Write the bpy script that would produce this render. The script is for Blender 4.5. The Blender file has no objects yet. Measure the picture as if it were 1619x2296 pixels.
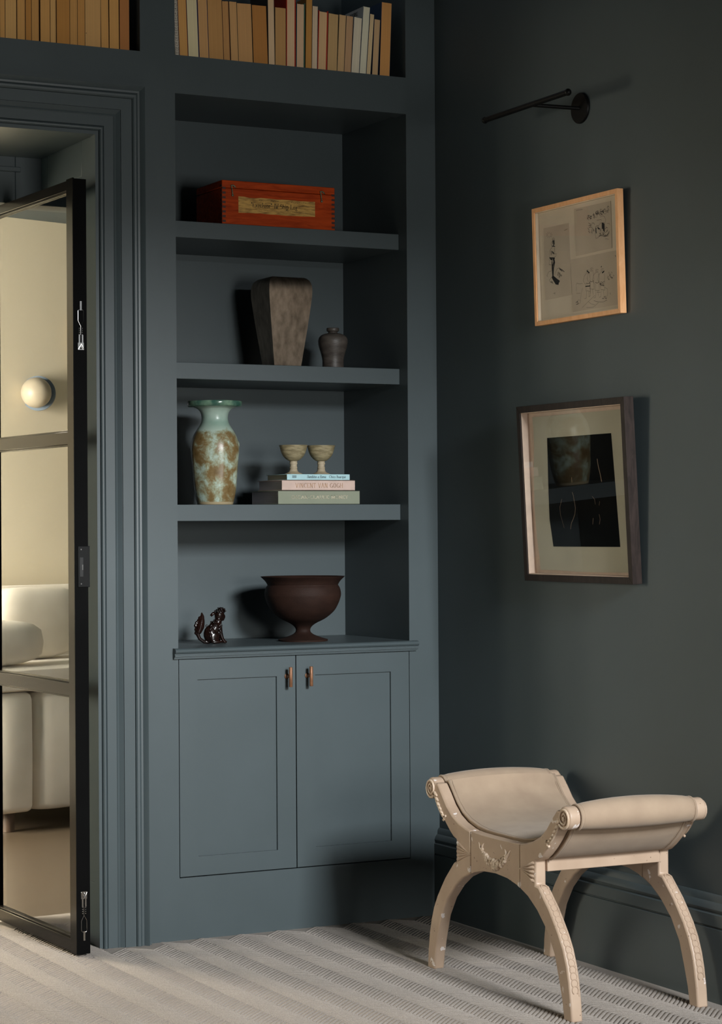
import bpy, bmesh, math, random
from mathutils import Vector, Matrix
random.seed(7)
PI = math.pi
sin, cos = math.sin, math.cos
SC = bpy.context.scene
COL = SC.collection

# ------------------------------------------------------------------ camera
F_PX, YAW, ROLL, PITCH = 4943.256, math.radians(27.4151), math.radians(-0.37268), math.radians(0.34276)
CAM = Vector((-3.61537, -6.41418, 1.3))
fw = Vector((sin(YAW) * cos(PITCH), cos(YAW) * cos(PITCH), sin(PITCH)))
rt = Vector((cos(YAW), -sin(YAW), 0.0))
up = rt.cross(fw)
rt2 = rt * cos(ROLL) + up * sin(ROLL)
up2 = -rt * sin(ROLL) + up * cos(ROLL)
cd = bpy.data.cameras.new('camera')
cd.sensor_fit = 'VERTICAL'
cd.sensor_height = 36.0
cd.lens = F_PX / 2296 * 36.0
cd.clip_start = 0.05
cam = bpy.data.objects.new('camera', cd)
cam.matrix_world = Matrix(((rt2.x, up2.x, -fw.x, CAM.x), (rt2.y, up2.y, -fw.y, CAM.y), (rt2.z, up2.z, -fw.z, CAM.z), (0, 0, 0, 1)))
COL.objects.link(cam)
SC.camera = cam

# ------------------------------------------------------------------ view, world, lights
SC.view_settings.view_transform = 'Standard'
SC.view_settings.look = 'None'
SC.view_settings.exposure = 0.0
SC.view_settings.gamma = 1.0
SC.view_settings.use_curve_mapping = False
SC.cycles.use_denoising = True
SC.cycles.max_bounces = 10
SC.cycles.transparent_max_bounces = 16
SC.cycles.caustics_reflective = False
SC.cycles.caustics_refractive = False
SC.cycles.sample_clamp_indirect = 6.0

w = bpy.data.worlds.new('world')
SC.world = w
w.use_nodes = True
w.node_tree.nodes['Background'].inputs['Color'].default_value = (0.75, 0.86, 1.0, 1)
w.node_tree.nodes['Background'].inputs['Strength'].default_value = 0.6


def area(name, loc, target, sx, sy, power, color, spread=180):
    l = bpy.data.lights.new(name, 'AREA')
    l.shape = 'RECTANGLE'
    l.size, l.size_y = sx, sy
    l.energy = power
    l.color = color
    l.spread = math.radians(spread)
    o = bpy.data.objects.new(name, l)
    o.location = loc
    o.rotation_euler = (Vector(target) - Vector(loc)).to_track_quat('-Z', 'Y').to_euler()
    COL.objects.link(o)
    return o


# daylight through the tall window in the front wall, behind the camera
area('window_daylight', (-0.58, -6.75, 3.0), (-0.75, 0.0, 0.6), 1.0, 1.0, 57, (0.94, 0.98, 1.0), 60)
# added weak fill lamp, low enough to pass under the beam to the upper shelves
area('low_front_fill', (-0.90, -6.75, 1.45), (-0.9, 0.0, 1.9), 1.1, 0.9, 33, (1.0, 0.98, 0.93), 110)
# daylight through the window of the adjoining room
area('adjoining_window_daylight', (1.05, 2.1, 1.55), (-3.0, 2.6, 1.2), 1.5, 1.9, 2050, (1.0, 0.93, 0.76), 160)
area('adjoining_side_fill', (-5.6, 1.95, 1.5), (-0.4, -0.95, 0.4), 1.2, 1.6, 27, (1.0, 0.93, 0.80), 85)  # added fill lamp through the doorway for the stool side and right wall
area('adjoining_carpet_fill', (-2.2, 1.5, 2.75), (-1.9, -0.9, 0.0), 0.6, 0.4, 44, (1.0, 0.88, 0.70), 90)  # added lamp without a fixture, lights the carpet in front of the door


# ------------------------------------------------------------------ materials
def principled(name):
    m = bpy.data.materials.new(name)
    m.use_nodes = True
    nt = m.node_tree
    return m, nt, nt.nodes['Principled BSDF'], nt.nodes['Material Output']


def N(nt, t, **kw):
    n = nt.nodes.new(t)
    for k, v in kw.items():
        if k in n.inputs:
            n.inputs[k].default_value = v
        else:
            setattr(n, k, v)
    return n


def ramp(nt, stops, fac=None):
    r = nt.nodes.new('ShaderNodeValToRGB')
    e = r.color_ramp.elements
    while len(e) < len(stops):
        e.new(0.5)
    for i, (p, c) in enumerate(stops):
        e[i].position = p
        e[i].color = (*c, 1) if len(c) == 3 else c
    if fac is not None:
        nt.links.new(fac, r.inputs['Fac'])
    return r


def coords(nt, scale=(1, 1, 1), rot=(0, 0, 0)):
    tc = nt.nodes.new('ShaderNodeTexCoord')
    mp = nt.nodes.new('ShaderNodeMapping')
    mp.inputs['Scale'].default_value = scale
    mp.inputs['Rotation'].default_value = rot
    nt.links.new(tc.outputs['Object'], mp.inputs['Vector'])
    return mp.outputs['Vector']


def noisy(name, c1, c2, scale=20, stretch=(1, 1, 1), rough=0.5, bump=0.0, bscale=200, metal=0.0, detail=4, spec=0.5, stops=(0.35, 0.65), dist=0.002, rot=(0, 0, 0), coat=0.0):
    m, nt, b, out = principled(name)
    v = coords(nt, stretch, rot)
    n = N(nt, 'ShaderNodeTexNoise', Scale=scale, Detail=detail)
    nt.links.new(v, n.inputs['Vector'])
    r = ramp(nt, [(stops[0], c1), (stops[1], c2)], n.outputs['Fac'])
    nt.links.new(r.outputs['Color'], b.inputs['Base Color'])
    b.inputs['Roughness'].default_value = rough
    b.inputs['Metallic'].default_value = metal
    b.inputs['Specular IOR Level'].default_value = spec
    b.inputs['Coat Weight'].default_value = coat
    if bump:
        n2 = N(nt, 'ShaderNodeTexNoise', Scale=bscale, Detail=3.0)
        nt.links.new(v, n2.inputs['Vector'])
        bp = N(nt, 'ShaderNodeBump', Strength=bump, Distance=dist)
        nt.links.new(n2.outputs['Fac'], bp.inputs['Height'])
        nt.links.new(bp.outputs['Normal'], b.inputs['Normal'])
    return m


def flat(name, c, rough=0.5, metal=0.0, spec=0.5):
    return noisy(name, tuple(x * 0.94 for x in c), tuple(min(1, x * 1.06) for x in c), 30, rough=rough, metal=metal, spec=spec)


def glass(name, tint=(1, 1, 1), gain=1.0):
    m = bpy.data.materials.new(name)
    m.use_nodes = True
    nt = m.node_tree
    nt.nodes.remove(nt.nodes['Principled BSDF'])
    tr = N(nt, 'ShaderNodeBsdfTransparent', Color=(*tint, 1))
    gl = N(nt, 'ShaderNodeBsdfGlossy', Roughness=0.0)
    fr = N(nt, 'ShaderNodeFresnel', IOR=1.5)
    mx = nt.nodes.new('ShaderNodeMixShader')
    mu = N(nt, 'ShaderNodeMath', operation='MULTIPLY')
    mu.inputs[1].default_value = gain
    nt.links.new(fr.outputs[0], mu.inputs[0])
    nt.links.new(mu.outputs[0], mx.inputs[0])
    nt.links.new(tr.outputs[0], mx.inputs[1])
    nt.links.new(gl.outputs[0], mx.inputs[2])
    nt.links.new(mx.outputs[0], nt.nodes['Material Output'].inputs['Surface'])
    return m


PAINT = noisy('blue_green_wall_paint', (0.064, 0.083, 0.089), (0.069, 0.089, 0.096), 3, rough=0.55, bump=0.05, bscale=350, spec=0.35)
WOODPAINT = noisy('blue_green_eggshell_paint', (0.064, 0.083, 0.089), (0.069, 0.089, 0.096), 4, rough=0.40, bump=0.04, bscale=260, spec=0.45)
CREAMWALL = noisy('warm_cream_wall_paint', (0.80, 0.72, 0.56), (0.84, 0.76, 0.60), 2, rough=0.7)
BLACKMETAL = noisy('black_satin_metal', (0.010, 0.010, 0.010), (0.016, 0.015, 0.014), 8, rough=0.30, spec=0.5)
DOORFACE = noisy('black_satin_door_metal', (0.005, 0.0045, 0.004), (0.008, 0.007, 0.006), 8, rough=0.20, spec=0.06)
DOOREDGE = noisy('black_matt_door_edge', (0.002, 0.002, 0.002), (0.003, 0.003, 0.003), 8, rough=0.6, spec=0.05)
BLACKLAMP = noisy('black_lamp_metal', (0.003, 0.003, 0.003), (0.005, 0.005, 0.005), 8, rough=0.45, spec=0.15)
STEEL = flat('polished_steel', (0.42, 0.41, 0.40), 0.2, 1.0)
GLASS = glass('clear_pane_glass', (0.97, 0.975, 0.95), 1.55)
PICGLASS = glass('low_glare_picture_glass', (0.99, 0.99, 0.99), 0.10)
PICGLASS2 = glass('plain_picture_glass', (0.99, 0.99, 0.99), 0.11)
COPPER = noisy('antique_copper', (0.19, 0.085, 0.042), (0.29, 0.135, 0.066), 60, rough=0.45, metal=0.3)
PAPERINK = flat('black_ink', (0.012, 0.011, 0.010), 0.8)


def carpet_mat():
    m, nt, b, out = principled('oatmeal_wool_carpet')
    v = coords(nt)
    n = N(nt, 'ShaderNodeTexNoise', Scale=420.0, Detail=4.0)
    n2 = N(nt, 'ShaderNodeTexNoise', Scale=2.2, Detail=3.0)
    vo = N(nt, 'ShaderNodeTexVoronoi', Scale=330.0)
    for t in (n, n2, vo):
        nt.links.new(v, t.inputs['Vector'])
    r = ramp(nt, [(0.28, (0.275, 0.243, 0.217)), (0.72, (0.43, 0.385, 0.348))], n.outputs['Fac'])
    r2 = ramp(nt, [(0.3, (0.92, 0.92, 0.92)), (0.7, (1.04, 1.04, 1.04))], n2.outputs['Fac'])
    mx = N(nt, 'ShaderNodeMix', data_type='RGBA', blend_type='MULTIPLY')
    mx.inputs[0].default_value = 1.0
    nt.links.new(r.outputs['Color'], mx.inputs[6])
    nt.links.new(r2.outputs['Color'], mx.inputs[7])
    nt.links.new(mx.outputs[2], b.inputs['Base Color'])
    b.inputs['Roughness'].default_value = 0.95
    b.inputs['Specular IOR Level'].default_value = 0.1
    bp = N(nt, 'ShaderNodeBump', Strength=0.6, Distance=0.0012)
    nt.links.new(vo.outputs['Distance'], bp.inputs['Height'])
    nt.links.new(bp.outputs['Normal'], b.inputs['Normal'])
    return m


CARPET = carpet_mat()


def stool_paint():
    m, nt, b, out = principled('chipped_cream_paint')
    v = coords(nt)
    n = N(nt, 'ShaderNodeTexNoise', Scale=9.0, Detail=5.0)
    nt.links.new(v, n.inputs['Vector'])
    base = ramp(nt, [(0.3, (0.42, 0.30, 0.215)), (0.7, (0.52, 0.385, 0.285))], n.outputs['Fac'])
    ch = N(nt, 'ShaderNodeTexNoise', Scale=26.0, Detail=3.0)
    nt.links.new(v, ch.inputs['Vector'])
    cm = ramp(nt, [(0.668, (0, 0, 0)), (0.678, (1, 1, 1))], ch.outputs['Fac'])
    mx = N(nt, 'ShaderNodeMix', data_type='RGBA')
    mx.inputs[7].default_value = (0.78, 0.70, 0.66, 1)
    nt.links.new(cm.outputs['Color'], mx.inputs[0])
    nt.links.new(base.outputs['Color'], mx.inputs[6])
    sp = N(nt, 'ShaderNodeTexNoise', Scale=130.0, Detail=1.0)
    nt.links.new(v, sp.inputs['Vector'])
    sm = ramp(nt, [(0.765, (0, 0, 0)), (0.78, (1, 1, 1))], sp.outputs['Fac'])
    mx2 = N(nt, 'ShaderNodeMix', data_type='RGBA')
    mx2.inputs[7].default_value = (0.12, 0.07, 0.045, 1)
    nt.links.new(sm.outputs['Color'], mx2.inputs[0])
    nt.links.new(mx.outputs[2], mx2.inputs[6])
    nt.links.new(mx2.outputs[2], b.inputs['Base Color'])
    b.inputs['Roughness'].default_value = 0.42
    bp = N(nt, 'ShaderNodeBump', Strength=0.12, Distance=0.002)
    nt.links.new(n.outputs['Fac'], bp.inputs['Height'])
    nt.links.new(bp.outputs['Normal'], b.inputs['Normal'])
    return m


STOOLPAINT = stool_paint()
CARVING = noisy('cream_gilt_carving', (0.50, 0.37, 0.26), (0.70, 0.56, 0.44), 60, rough=0.34)


def weave(name, c1, c2, scale=900):
    m, nt, b, out = principled(name)
    v = coords(nt)
    n = N(nt, 'ShaderNodeTexNoise', Scale=14.0, Detail=6.0)
    nt.links.new(v, n.inputs['Vector'])
    r = ramp(nt, [(0.3, c1), (0.7, c2)], n.outputs['Fac'])
    nt.links.new(r.outputs['Color'], b.inputs['Base Color'])
    b.inputs['Roughness'].default_value = 0.85
    b.inputs['Specular IOR Level'].default_value = 0.2
    b.inputs['Sheen Weight'].default_value = 0.15
    w1 = N(nt, 'ShaderNodeTexNoise', Scale=scale, Detail=2.0)
    nt.links.new(v, w1.inputs['Vector'])
    bp = N(nt, 'ShaderNodeBump', Strength=0.35, Distance=0.001)
    nt.links.new(w1.outputs['Fac'], bp.inputs['Height'])
    nt.links.new(bp.outputs['Normal'], b.inputs['Normal'])
    return m


LINEN = weave('cream_linen', (0.33, 0.24, 0.17), (0.39, 0.29, 0.205))
SOFACLOTH = weave('oatmeal_sofa_cloth', (0.74, 0.68, 0.58), (0.82, 0.76, 0.66), 500)


# ------------------------------------------------------------------ mesh helpers
class MB:
    """collects vertices and faces; build() links them as one mesh object"""

    def __init__(self):
        self.v, self.f, self.mi = [], [], []
        self.cur = 0

    def add(self, vs, fs):
        o = len(self.v)
        self.v += [tuple(p) for p in vs]
        self.f += [tuple(i + o for i in f) for f in fs]
        self.mi += [self.cur] * len(fs)
        return self

    def box(self, x0, x1, y0, y1, z0, z1):
        vs = [(x, y, z) for z in (z0, z1) for y in (y0, y1) for x in (x0, x1)]
        return self.add(vs, [(0, 2, 3, 1), (4, 5, 7, 6), (0, 1, 5, 4), (2, 6, 7, 3), (0, 4, 6, 2), (1, 3, 7, 5)])

    def prism(self, poly, a0, a1, mp):
        """poly: 2D outline; mp(p, q, a) gives the 3D point"""
        n = len(poly)
        vs = [mp(p, q, a0) for p, q in poly] + [mp(p, q, a1) for p, q in poly]
        fs = [tuple(range(n - 1, -1, -1)), tuple(range(n, 2 * n))]
        fs += [(i, (i + 1) % n, n + (i + 1) % n, n + i) for i in range(n)]
        return self.add(vs, fs)

    def rings(self, rings, closed=True, cap=True):
        n = len(rings[0])
        vs = [p for r in rings for p in r]
        fs = []
        for i in range(len(rings) - 1):
            for j in range(n if closed else n - 1):
                k = (j + 1) % n
                fs.append((i * n + j, i * n + k, (i + 1) * n + k, (i + 1) * n + j))
        if cap and closed:
            fs.append(tuple(range(n - 1, -1, -1)))
            fs.append(tuple((len(rings) - 1) * n + j for j in range(n)))
        return self.add(vs, fs)

    def tube(self, path, r, n=8, cap=True):
        path = [Vector(p) for p in path]
        rr = r if isinstance(r, (list, tuple)) else [r] * len(path)
        t0 = (path[1] - path[0]).normalized()
        a = t0.orthogonal().normalized()
        rs = []
        for i, p in enumerate(path):
            t = (path[min(i + 1, len(path) - 1)] - path[max(i - 1, 0)]).normalized()
            a = (a - t * a.dot(t)).normalized()
            b = t.cross(a)
            rs.append([p + (a * cos(2 * PI * k / n) + b * sin(2 * PI * k / n)) * rr[i] for k in range(n)])
        return self.rings(rs, True, cap)

    def lathe(self, prof, c=(0, 0, 0), n=40, mod=None):
        """prof: list of (radius, z) from outside bottom up and round the lip"""
        rs = []
        for r, z in prof:
            ring = []
            for k in range(n):
                th = 2 * PI * k / n
                q = r * (mod(th, z) if mod else 1.0)
                ring.append((c[0] + q * cos(th), c[1] + q * sin(th), c[2] + z))
            rs.append(ring)
        return self.rings(rs, True, True)

    def ball(self, c, r, n=10, m=6, rot=None):
        r = r if isinstance(r, (list, tuple)) else (r, r, r)
        rs = []
        for i in range(1, m):
            ph = -PI / 2 + PI * i / m
            ring = []
            for k in range(n):
                p = Vector((r[0] * cos(ph) * cos(2 * PI * k / n), r[1] * cos(ph) * sin(2 * PI * k / n), r[2] * sin(ph)))
                if rot:
                    p = rot @ p
                ring.append(p + Vector(c))
            rs.append(ring)
        o = len(self.v)
        self.rings(rs, True, False)
        b, t = Vector((0, 0, -r[2])), Vector((0, 0, r[2]))
        if rot:
            b, t = rot @ b, rot @ t
        self.v += [tuple(b + Vector(c)), tuple(t + Vector(c))]
        ib, it = len(self.v) - 2, len(self.v) - 1
        for k in range(n):
            self.f.append((ib, o + (k + 1) % n, o + k))
            self.f.append((it, o + (m - 2) * n + k, o + (m - 2) * n + (k + 1) % n))
            self.mi += [self.cur] * 2
        return self

    def ribbon(self, pts, wd, mp, thin=None, fade=False):
        """flat stroke through 2D points; mp(p, q) gives 3D; thin: width of level strokes"""
        for i in range(len(pts) - 1):
            (x0, y0), (x1, y1) = pts[i], pts[i + 1]
            dx, dy = x1 - x0, y1 - y0
            L = math.hypot(dx, dy)
            if L < 1e-9:
                continue
            w_ = wd if thin is None else thin + (wd - thin) * (abs(dy) / L) ** 1.3
            nx, ny = -dy / L * w_ / 2, dx / L * w_ / 2
            ex, ey = dx / L * w_ * 0.25, dy / L * w_ * 0.25
            self.add([mp(x0 - ex + nx, y0 - ey + ny), mp(x0 - ex - nx, y0 - ey - ny), mp(x1 + ex - nx, y1 + ey - ny), mp(x1 + ex + nx, y1 + ey + ny)], [(0, 1, 2, 3)])
        return self

    def build(self, name, mat, parent=None, bevel=0.0, smooth=None, seg=2, sub=0, fix=True, local=False):
        me = bpy.data.meshes.new(name)
        vs = self.v
        if parent is not None and not local:
            l = parent_loc(parent)
            vs = [(p[0] - l[0], p[1] - l[1], p[2] - l[2]) for p in vs]
        me.from_pydata(vs, [], self.f)
        for mm in (mat if isinstance(mat, list) else [mat]):
            me.materials.append(mm)
        if isinstance(mat, list):
            me.polygons.foreach_set('material_index', self.mi)
        if fix:
            bm = bmesh.new()
            bm.from_mesh(me)
            bmesh.ops.recalc_face_normals(bm, faces=bm.faces)
            bm.to_mesh(me)
            bm.free()
        if smooth is not None:
            me.shade_smooth()
            me.set_sharp_from_angle(angle=math.radians(smooth))
        o = bpy.data.objects.new(name, me)
        COL.objects.link(o)
        if parent is not None:
            o.parent = parent
        if bevel:
            bv = o.modifiers.new('bevel', 'BEVEL')
            bv.width = bevel
            bv.segments = seg
            bv.limit_method = 'ANGLE'
            bv.angle_limit = math.radians(35)
            if smooth is None:
                me.shade_smooth()
                me.set_sharp_from_angle(angle=math.radians(40))
        if sub:
            sb = o.modifiers.new('subdivision', 'SUBSURF')
            sb.levels = sb.render_levels = sub
        return o


def parent_loc(o):
    l = Vector((0, 0, 0))
    while o is not None:
        l = l + Vector(o.location)
        o = o.parent
    return l


def tag(o, label, cat, group=None, kind=None):
    o['label'] = label
    o['category'] = cat
    if group:
        o['group'] = group
    if kind:
        o['kind'] = kind
    return o


def thing(name, loc, label, cat, group=None, rotz=0.0):
    o = bpy.data.objects.new(name, None)
    o.empty_display_size = 0.05
    o.location = loc
    o.rotation_euler = (0, 0, rotz)
    COL.objects.link(o)
    return tag(o, label, cat, group)


def structure(o, kind='structure'):
    o['kind'] = kind
    return o


def smooth_profile(p, k=4):
    """Catmull-Rom through the points of a lathe profile"""
    out = []
    for i in range(len(p) - 1):
        p0, p1, p2, p3 = p[max(i - 1, 0)], p[i], p[i + 1], p[min(i + 2, len(p) - 1)]
        for j in range(k):
            t = j / k
            out.append(tuple(.5 * (2 * p1[q] + (p2[q] - p0[q]) * t + (2 * p0[q] - 5 * p1[q] + 4 * p2[q] - p3[q]) * t * t + (3 * p1[q] - p0[q] - 3 * p2[q] + p3[q]) * t ** 3) for q in (0, 1)))
    out.append(p[-1])
    return [(max(r, 1e-4), z) for r, z in out]


def arc(cx, cy, rx, ry, a0, a1, n=9):
    return [(cx + rx * cos(math.radians(a0 + (a1 - a0) * i / (n - 1))), cy + ry * sin(math.radians(a0 + (a1 - a0) * i / (n - 1)))) for i in range(n)]


# ---- a small serif stroke alphabet for the lettering on the things
XH = 0.63
G = {
    'A': (.74, [[(.03, 0), (.37, 1)], [(.37, 1), (.71, 0)], [(.15, .34), (.59, .34)]]),
    'B': (.62, [[(.1, 0), (.1, 1)], [(.1, 1)] + arc(.3, .76, .22, .24, 90, -90) + [(.1, .52)], [(.1, .52)] + arc(.32, .26, .25, .26, 90, -90) + [(.1, 0)]]),
    'C': (.72, [arc(.42, .5, .36, .5, 50, 310, 15), [(.65, .88), (.66, .98)]]),
    'D': (.72, [[(.1, 0), (.1, 1)], [(.1, 1)] + arc(.28, .5, .38, .5, 90, -90, 13) + [(.1, 0)]]),
    'E': (.6, [[(.1, 0), (.1, 1)], [(.1, 1), (.54, 1), (.54, .86)], [(.1, .52), (.42, .52)], [(.1, 0), (.55, 0), (.56, .16)]]),
    'G': (.76, [arc(.42, .5, .36, .5, 50, 330, 15), [(.70, 0.08), (.70, .42)], [(.52, .42), (.8, .42)]]),
    'H': (.76, [[(.1, 0), (.1, 1)], [(.66, 0), (.66, 1)], [(.1, .5), (.66, .5)]]),
    'I': (.26, [[(.13, 0), (.13, 1)]]),
    'K': (.7, [[(.1, 0), (.1, 1)], [(.1, .42), (.58, 1)], [(.26, .58), (.64, 0)]]),
    'L': (.58, [[(.1, 0), (.1, 1)], [(.1, 0), (.53, 0), (.55, .18)]]),
    'M': (.9, [[(.1, 0), (.12, 1)], [(.12, 1), (.45, .08)], [(.45, .08), (.78, 1)], [(.78, 1), (.8, 0)]]),
    'N': (.76, [[(.1, 0), (.1, 1)], [(.1, 1), (.66, 0)], [(.66, 0), (.66, 1)]]),
    'O': (.78, [arc(.39, .5, .34, .5, 0, 360, 21)]),
    'R': (.66, [[(.1, 0), (.1, 1)], [(.1, 1)] + arc(.3, .75, .24, .25, 90, -90) + [(.1, .5)], [(.32, .5), (.62, 0)]]),
    'S': (.54, [arc(.27, .75, .19, .25, 30, 200, 9) + arc(.27, .26, .22, .26, 130, -140, 13)]),
    'T': (.64, [[(.32, 0), (.32, 1)], [(.03, .86), (.04, 1), (.6, 1), (.61, .86)]]),
    'U': (.74, [[(.1, 1), (.1, .3)] + arc(.37, .3, .27, .3, 180, 360, 11) + [(.64, 1)]]),
    'V': (.72, [[(.03, 1), (.36, 0)], [(.36, 0), (.69, 1)]]),
    'a': (.5, [arc(.22, .42, .15, .21, 150, 0, 7) + [(.37, .06), (.45, .0)], arc(.2, .18, .14, .18, 60, 320, 11) + [(.37, .2)]]),
    'b': (.54, [[(.08, 1), (.08, 0)], arc(.26, .31, .19, .32, 150, -150, 13)]),
    'c': (.46, [arc(.25, .31, .19, .32, 45, 315, 13)]),
    'e': (.48, [[(.08, .34), (.42, .34)] + arc(.25, .31, .18, .32, 10, 310, 15)]),
    'g': (.5, [arc(.22, .42, .15, .2, 0, 360, 13), [(.36, .58), (.46, .62)], arc(.22, .08, .1, .1, 110, 230, 5) + arc(.22, -.12, .2, .14, 90, -270, 13)]),
    'h': (.56, [[(.09, 1), (.09, 0)], arc(.27, .38, .18, .25, 160, 0, 7) + [(.45, 0)]]),
    'i': (.26, [[(.12, .62), (.12, 0)], [(.12, .86), (.12, .93)]]),
    'l': (.26, [[(.12, 1), (.12, 0)]]),
    'm': (.84, [[(.09, .62), (.09, 0)], arc(.25, .4, .16, .22, 160, 0, 7) + [(.41, 0)], arc(.57, .4, .16, .22, 160, 0, 7) + [(.73, 0)]]),
    'n': (.56, [[(.09, .62), (.09, 0)], arc(.27, .38, .18, .25, 160, 0, 7) + [(.45, 0)]]),
    'o': (.52, [arc(.26, .31, .2, .32, 0, 360, 17)]),
    'p': (.54, [[(.08, .62), (.08, -.3)], arc(.26, .31, .19, .32, 150, -150, 13)]),
    'q': (.54, [[(.44, .62), (.44, -.3)], arc(.26, .31, .19, .32, 30, 330, 13)]),
    'r': (.4, [[(.09, .62), (.09, 0)], arc(.25, .42, .16, .2, 160, 50, 5)]),
    's': (.4, [arc(.2, .47, .13, .16, 30, 210, 7) + arc(.2, .16, .15, .16, 120, -140, 9)]),
    'u': (.56, [[(.1, .62), (.1, .2)] + arc(.28, .2, .18, .2, 180, 350, 7) + [(.46, .62)], [(.46, .3), (.46, 0)]]),
    'x': (.5, [[(.06, .62), (.44, 0)], [(.44, .62), (.06, 0)]]),
    '-': (.4, [[(.06, .4), (.34, .4)]]),
    '"': (.34, [[(.1, 1), (.1, .78)], [(.22, 1), (.22, .78)]]),
}


def text_width(s, track=0.08):
    return sum((G[c][0] if c != ' ' else .34) + track for c in s) - track


def lettering(mb, s, x, y, h, mp, wt=.13, thin=.045, track=.08, slant=0.0, squeeze=1.0, serif=True):
    """draws s from (x, y) on, capital height h, through mp(p, q)"""
    for ch in s:
        if ch == ' ':
            x += (.34 + track) * h * squeeze
            continue
        wdt, strokes = G[ch]

        def T(p):
            return (x + (p[0] + slant * p[1]) * h * squeeze, y + p[1] * h)
        for st in strokes:
            mb.ribbon([T(p) for p in st], wt * h, mp, thin * h)
            if serif and len(st) >= 2:
                for e, nb in ((st[0], st[1]), (st[-1], st[-2])):
                    if abs(e[1] - nb[1]) > .25 and abs(e[0] - nb[0]) < .45 and e[1] in (0, 1, .62, -.3):
                        hw = .1 if e[1] in (0, 1) and ch.isupper() else .075
                        mb.ribbon([T((e[0] - hw, e[1])), T((e[0] + hw, e[1]))], thin * h, mp, thin * h * 1.1)
        x += (wdt + track) * h * squeeze
    return x


# ================================================================== THE ROOM
XL, XR = -0.938, -0.111          # alcove sides
ZT = 2.663                       # alcove head
YB = 0.467                       # alcove back
DX, DZ = -1.209, 2.511           # door opening: right side, head
DXL = -3.30                      # door opening: left side
ZU = 2.784                       # floor of the upper book cubbies
ZC = 3.7                         # ceiling

fl = MB()
fl.box(-5.4, 0.0, -6.9, 0.0, -0.05, 0.0)
fl.box(DXL, DX + .01, 0.0, 0.62, -0.05, 0.0)
floor = structure(fl.build('floor', CARPET))
# herringbone ribs of the carpet, built where the picture shows it
rb = MB()
PER, SP = 0.134, 0.0185
rnd = random.Random(3)
x = -2.68
band = 0
while x < -0.03:
    half = PER / 2
    d = 1 if band % 2 == 0 else -1
    y = -2.15
    while y < 0.5:
        cx_, cy_ = x + half / 2, y
        L = half * 0.69
        w_ = SP / math.sqrt(2) * 0.445
        jit = rnd.uniform(-.0012, .0012)
        ax, ay = 0.7071, 0.7071 * d
        nx, ny = -ay, ax
        pts = []
        x_lo, x_hi = cx_ - L * .8, cx_ + L * .8
        ok = True
        ex, ey = cx_ + ax * L, cy_ + ay * L
        fx, fy = cx_ - ax * L, cy_ - ay * L
        if max(ex, fx) > -0.022 and cx_ > -0.06:
            ok = False
        yy = max(ey, fy)
        if yy > (-0.003 if cx_ > -1.03 else (-0.04 if cx_ > -1.22 else 0.5)):
            ok = False
        if ok:
            zt = 0.0042 + rnd.uniform(-.0007, .0005)
            ro = []
            for s_, zz, ww in ((-1.06, zt * .5, .55), (-.94, zt * .92, .95), (-.3, zt, 1), (.3, zt, 1), (.94, zt * .92, .95), (1.06, zt * .5, .55)):
                px, py = cx_ + ax * L * s_ + jit, cy_ + ay * L * s_ + jit
                h2 = w_ * ww
                ro.append([(px - nx * h2, py - ny * h2, -.001), (px - nx * h2 * .72, py - ny * h2 * .72, zz * .78), (px, py, zz), (px + nx * h2 * .72, py + ny * h2 * .72, zz * .78), (px + nx * h2, py + ny * h2, -.001)])
            rb.rings(ro, False, False)
        y += SP
    x += half
    band += 1
ribs = rb.build('carpet_rib', CARPET, floor, smooth=80, fix=False)
ribs['kind'] = 'stuff'

c = MB()
c.box(-5.4, 0.0, -6.9, 0.0, ZC, ZC + .05)
structure(c.build('ceiling', PAINT))
m = MB()
m.box(0.0, 0.12, -6.9, 0.6, 0.0, ZC)
wall_right = structure(m.build('wall_right', PAINT))
m = MB()
m.box(-5.52, -5.4, -6.9, 0.0, 0.0, ZC)
structure(m.build('wall_left', PAINT))
m = MB()
m.box(-5.4, 0.0, -7.02, -6.9, 0.0, 0.9)
m.box(-5.4, 0.0, -7.02, -6.9, 3.45, ZC)
m.box(-5.4, -1.8, -7.02, -6.9, 0.9, 3.45)
m.box(-0.3, 0.0, -7.02, -6.9, 0.9, 3.45)
structure(m.build('wall_front', PAINT))
# window (out of view) with frame and pane
x0, x1, y0, y1, z0, z1 = -1.8, -0.3, -6.98, -6.93, 0.9, 3.45
f = MB()
for a, b_ in ((x0, x0 + .06), (x1 - .06, x1), ((x0 + x1) / 2 - .02, (x0 + x1) / 2 + .02)):
    f.box(a, b_, y0, y1, z0, z1)
for a, b_ in ((z0, z0 + .06), (z1 - .06, z1), ((z0 + z1) / 2 - .025, (z0 + z1) / 2 + .025)):
    f.box(x0, x1, y0 + .002, y1 - .002, a, b_)
fo = structure(f.build('window_1', WOODPAINT))
g = MB()
g.box(x0, x1, -6.957, -6.953, z0, z1)
g.build('pane', GLASS, fo)

# unseen downstand beam, added to cut the window light off the upper bookcase
m = MB()
m.box(-5.4, 0.0, -3.6, -3.4, 2.42, ZC)
structure(m.build('light_cutting_beam', PAINT))

# back wall round the door opening and above it
m = MB()
m.box(-5.4, DXL, 0.0, 0.5, 0.0, ZC)
m.box(DX, -1.0, 0.0, 0.03, 0.0, DZ)
m.box(DXL, -1.0, 0.0, 0.03, DZ, ZU)
m.box(DX + .004, -1.0, 0.03, 0.5, 0.0, ZU - .1)
structure(m.build('wall_back', WOODPAINT))

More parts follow.
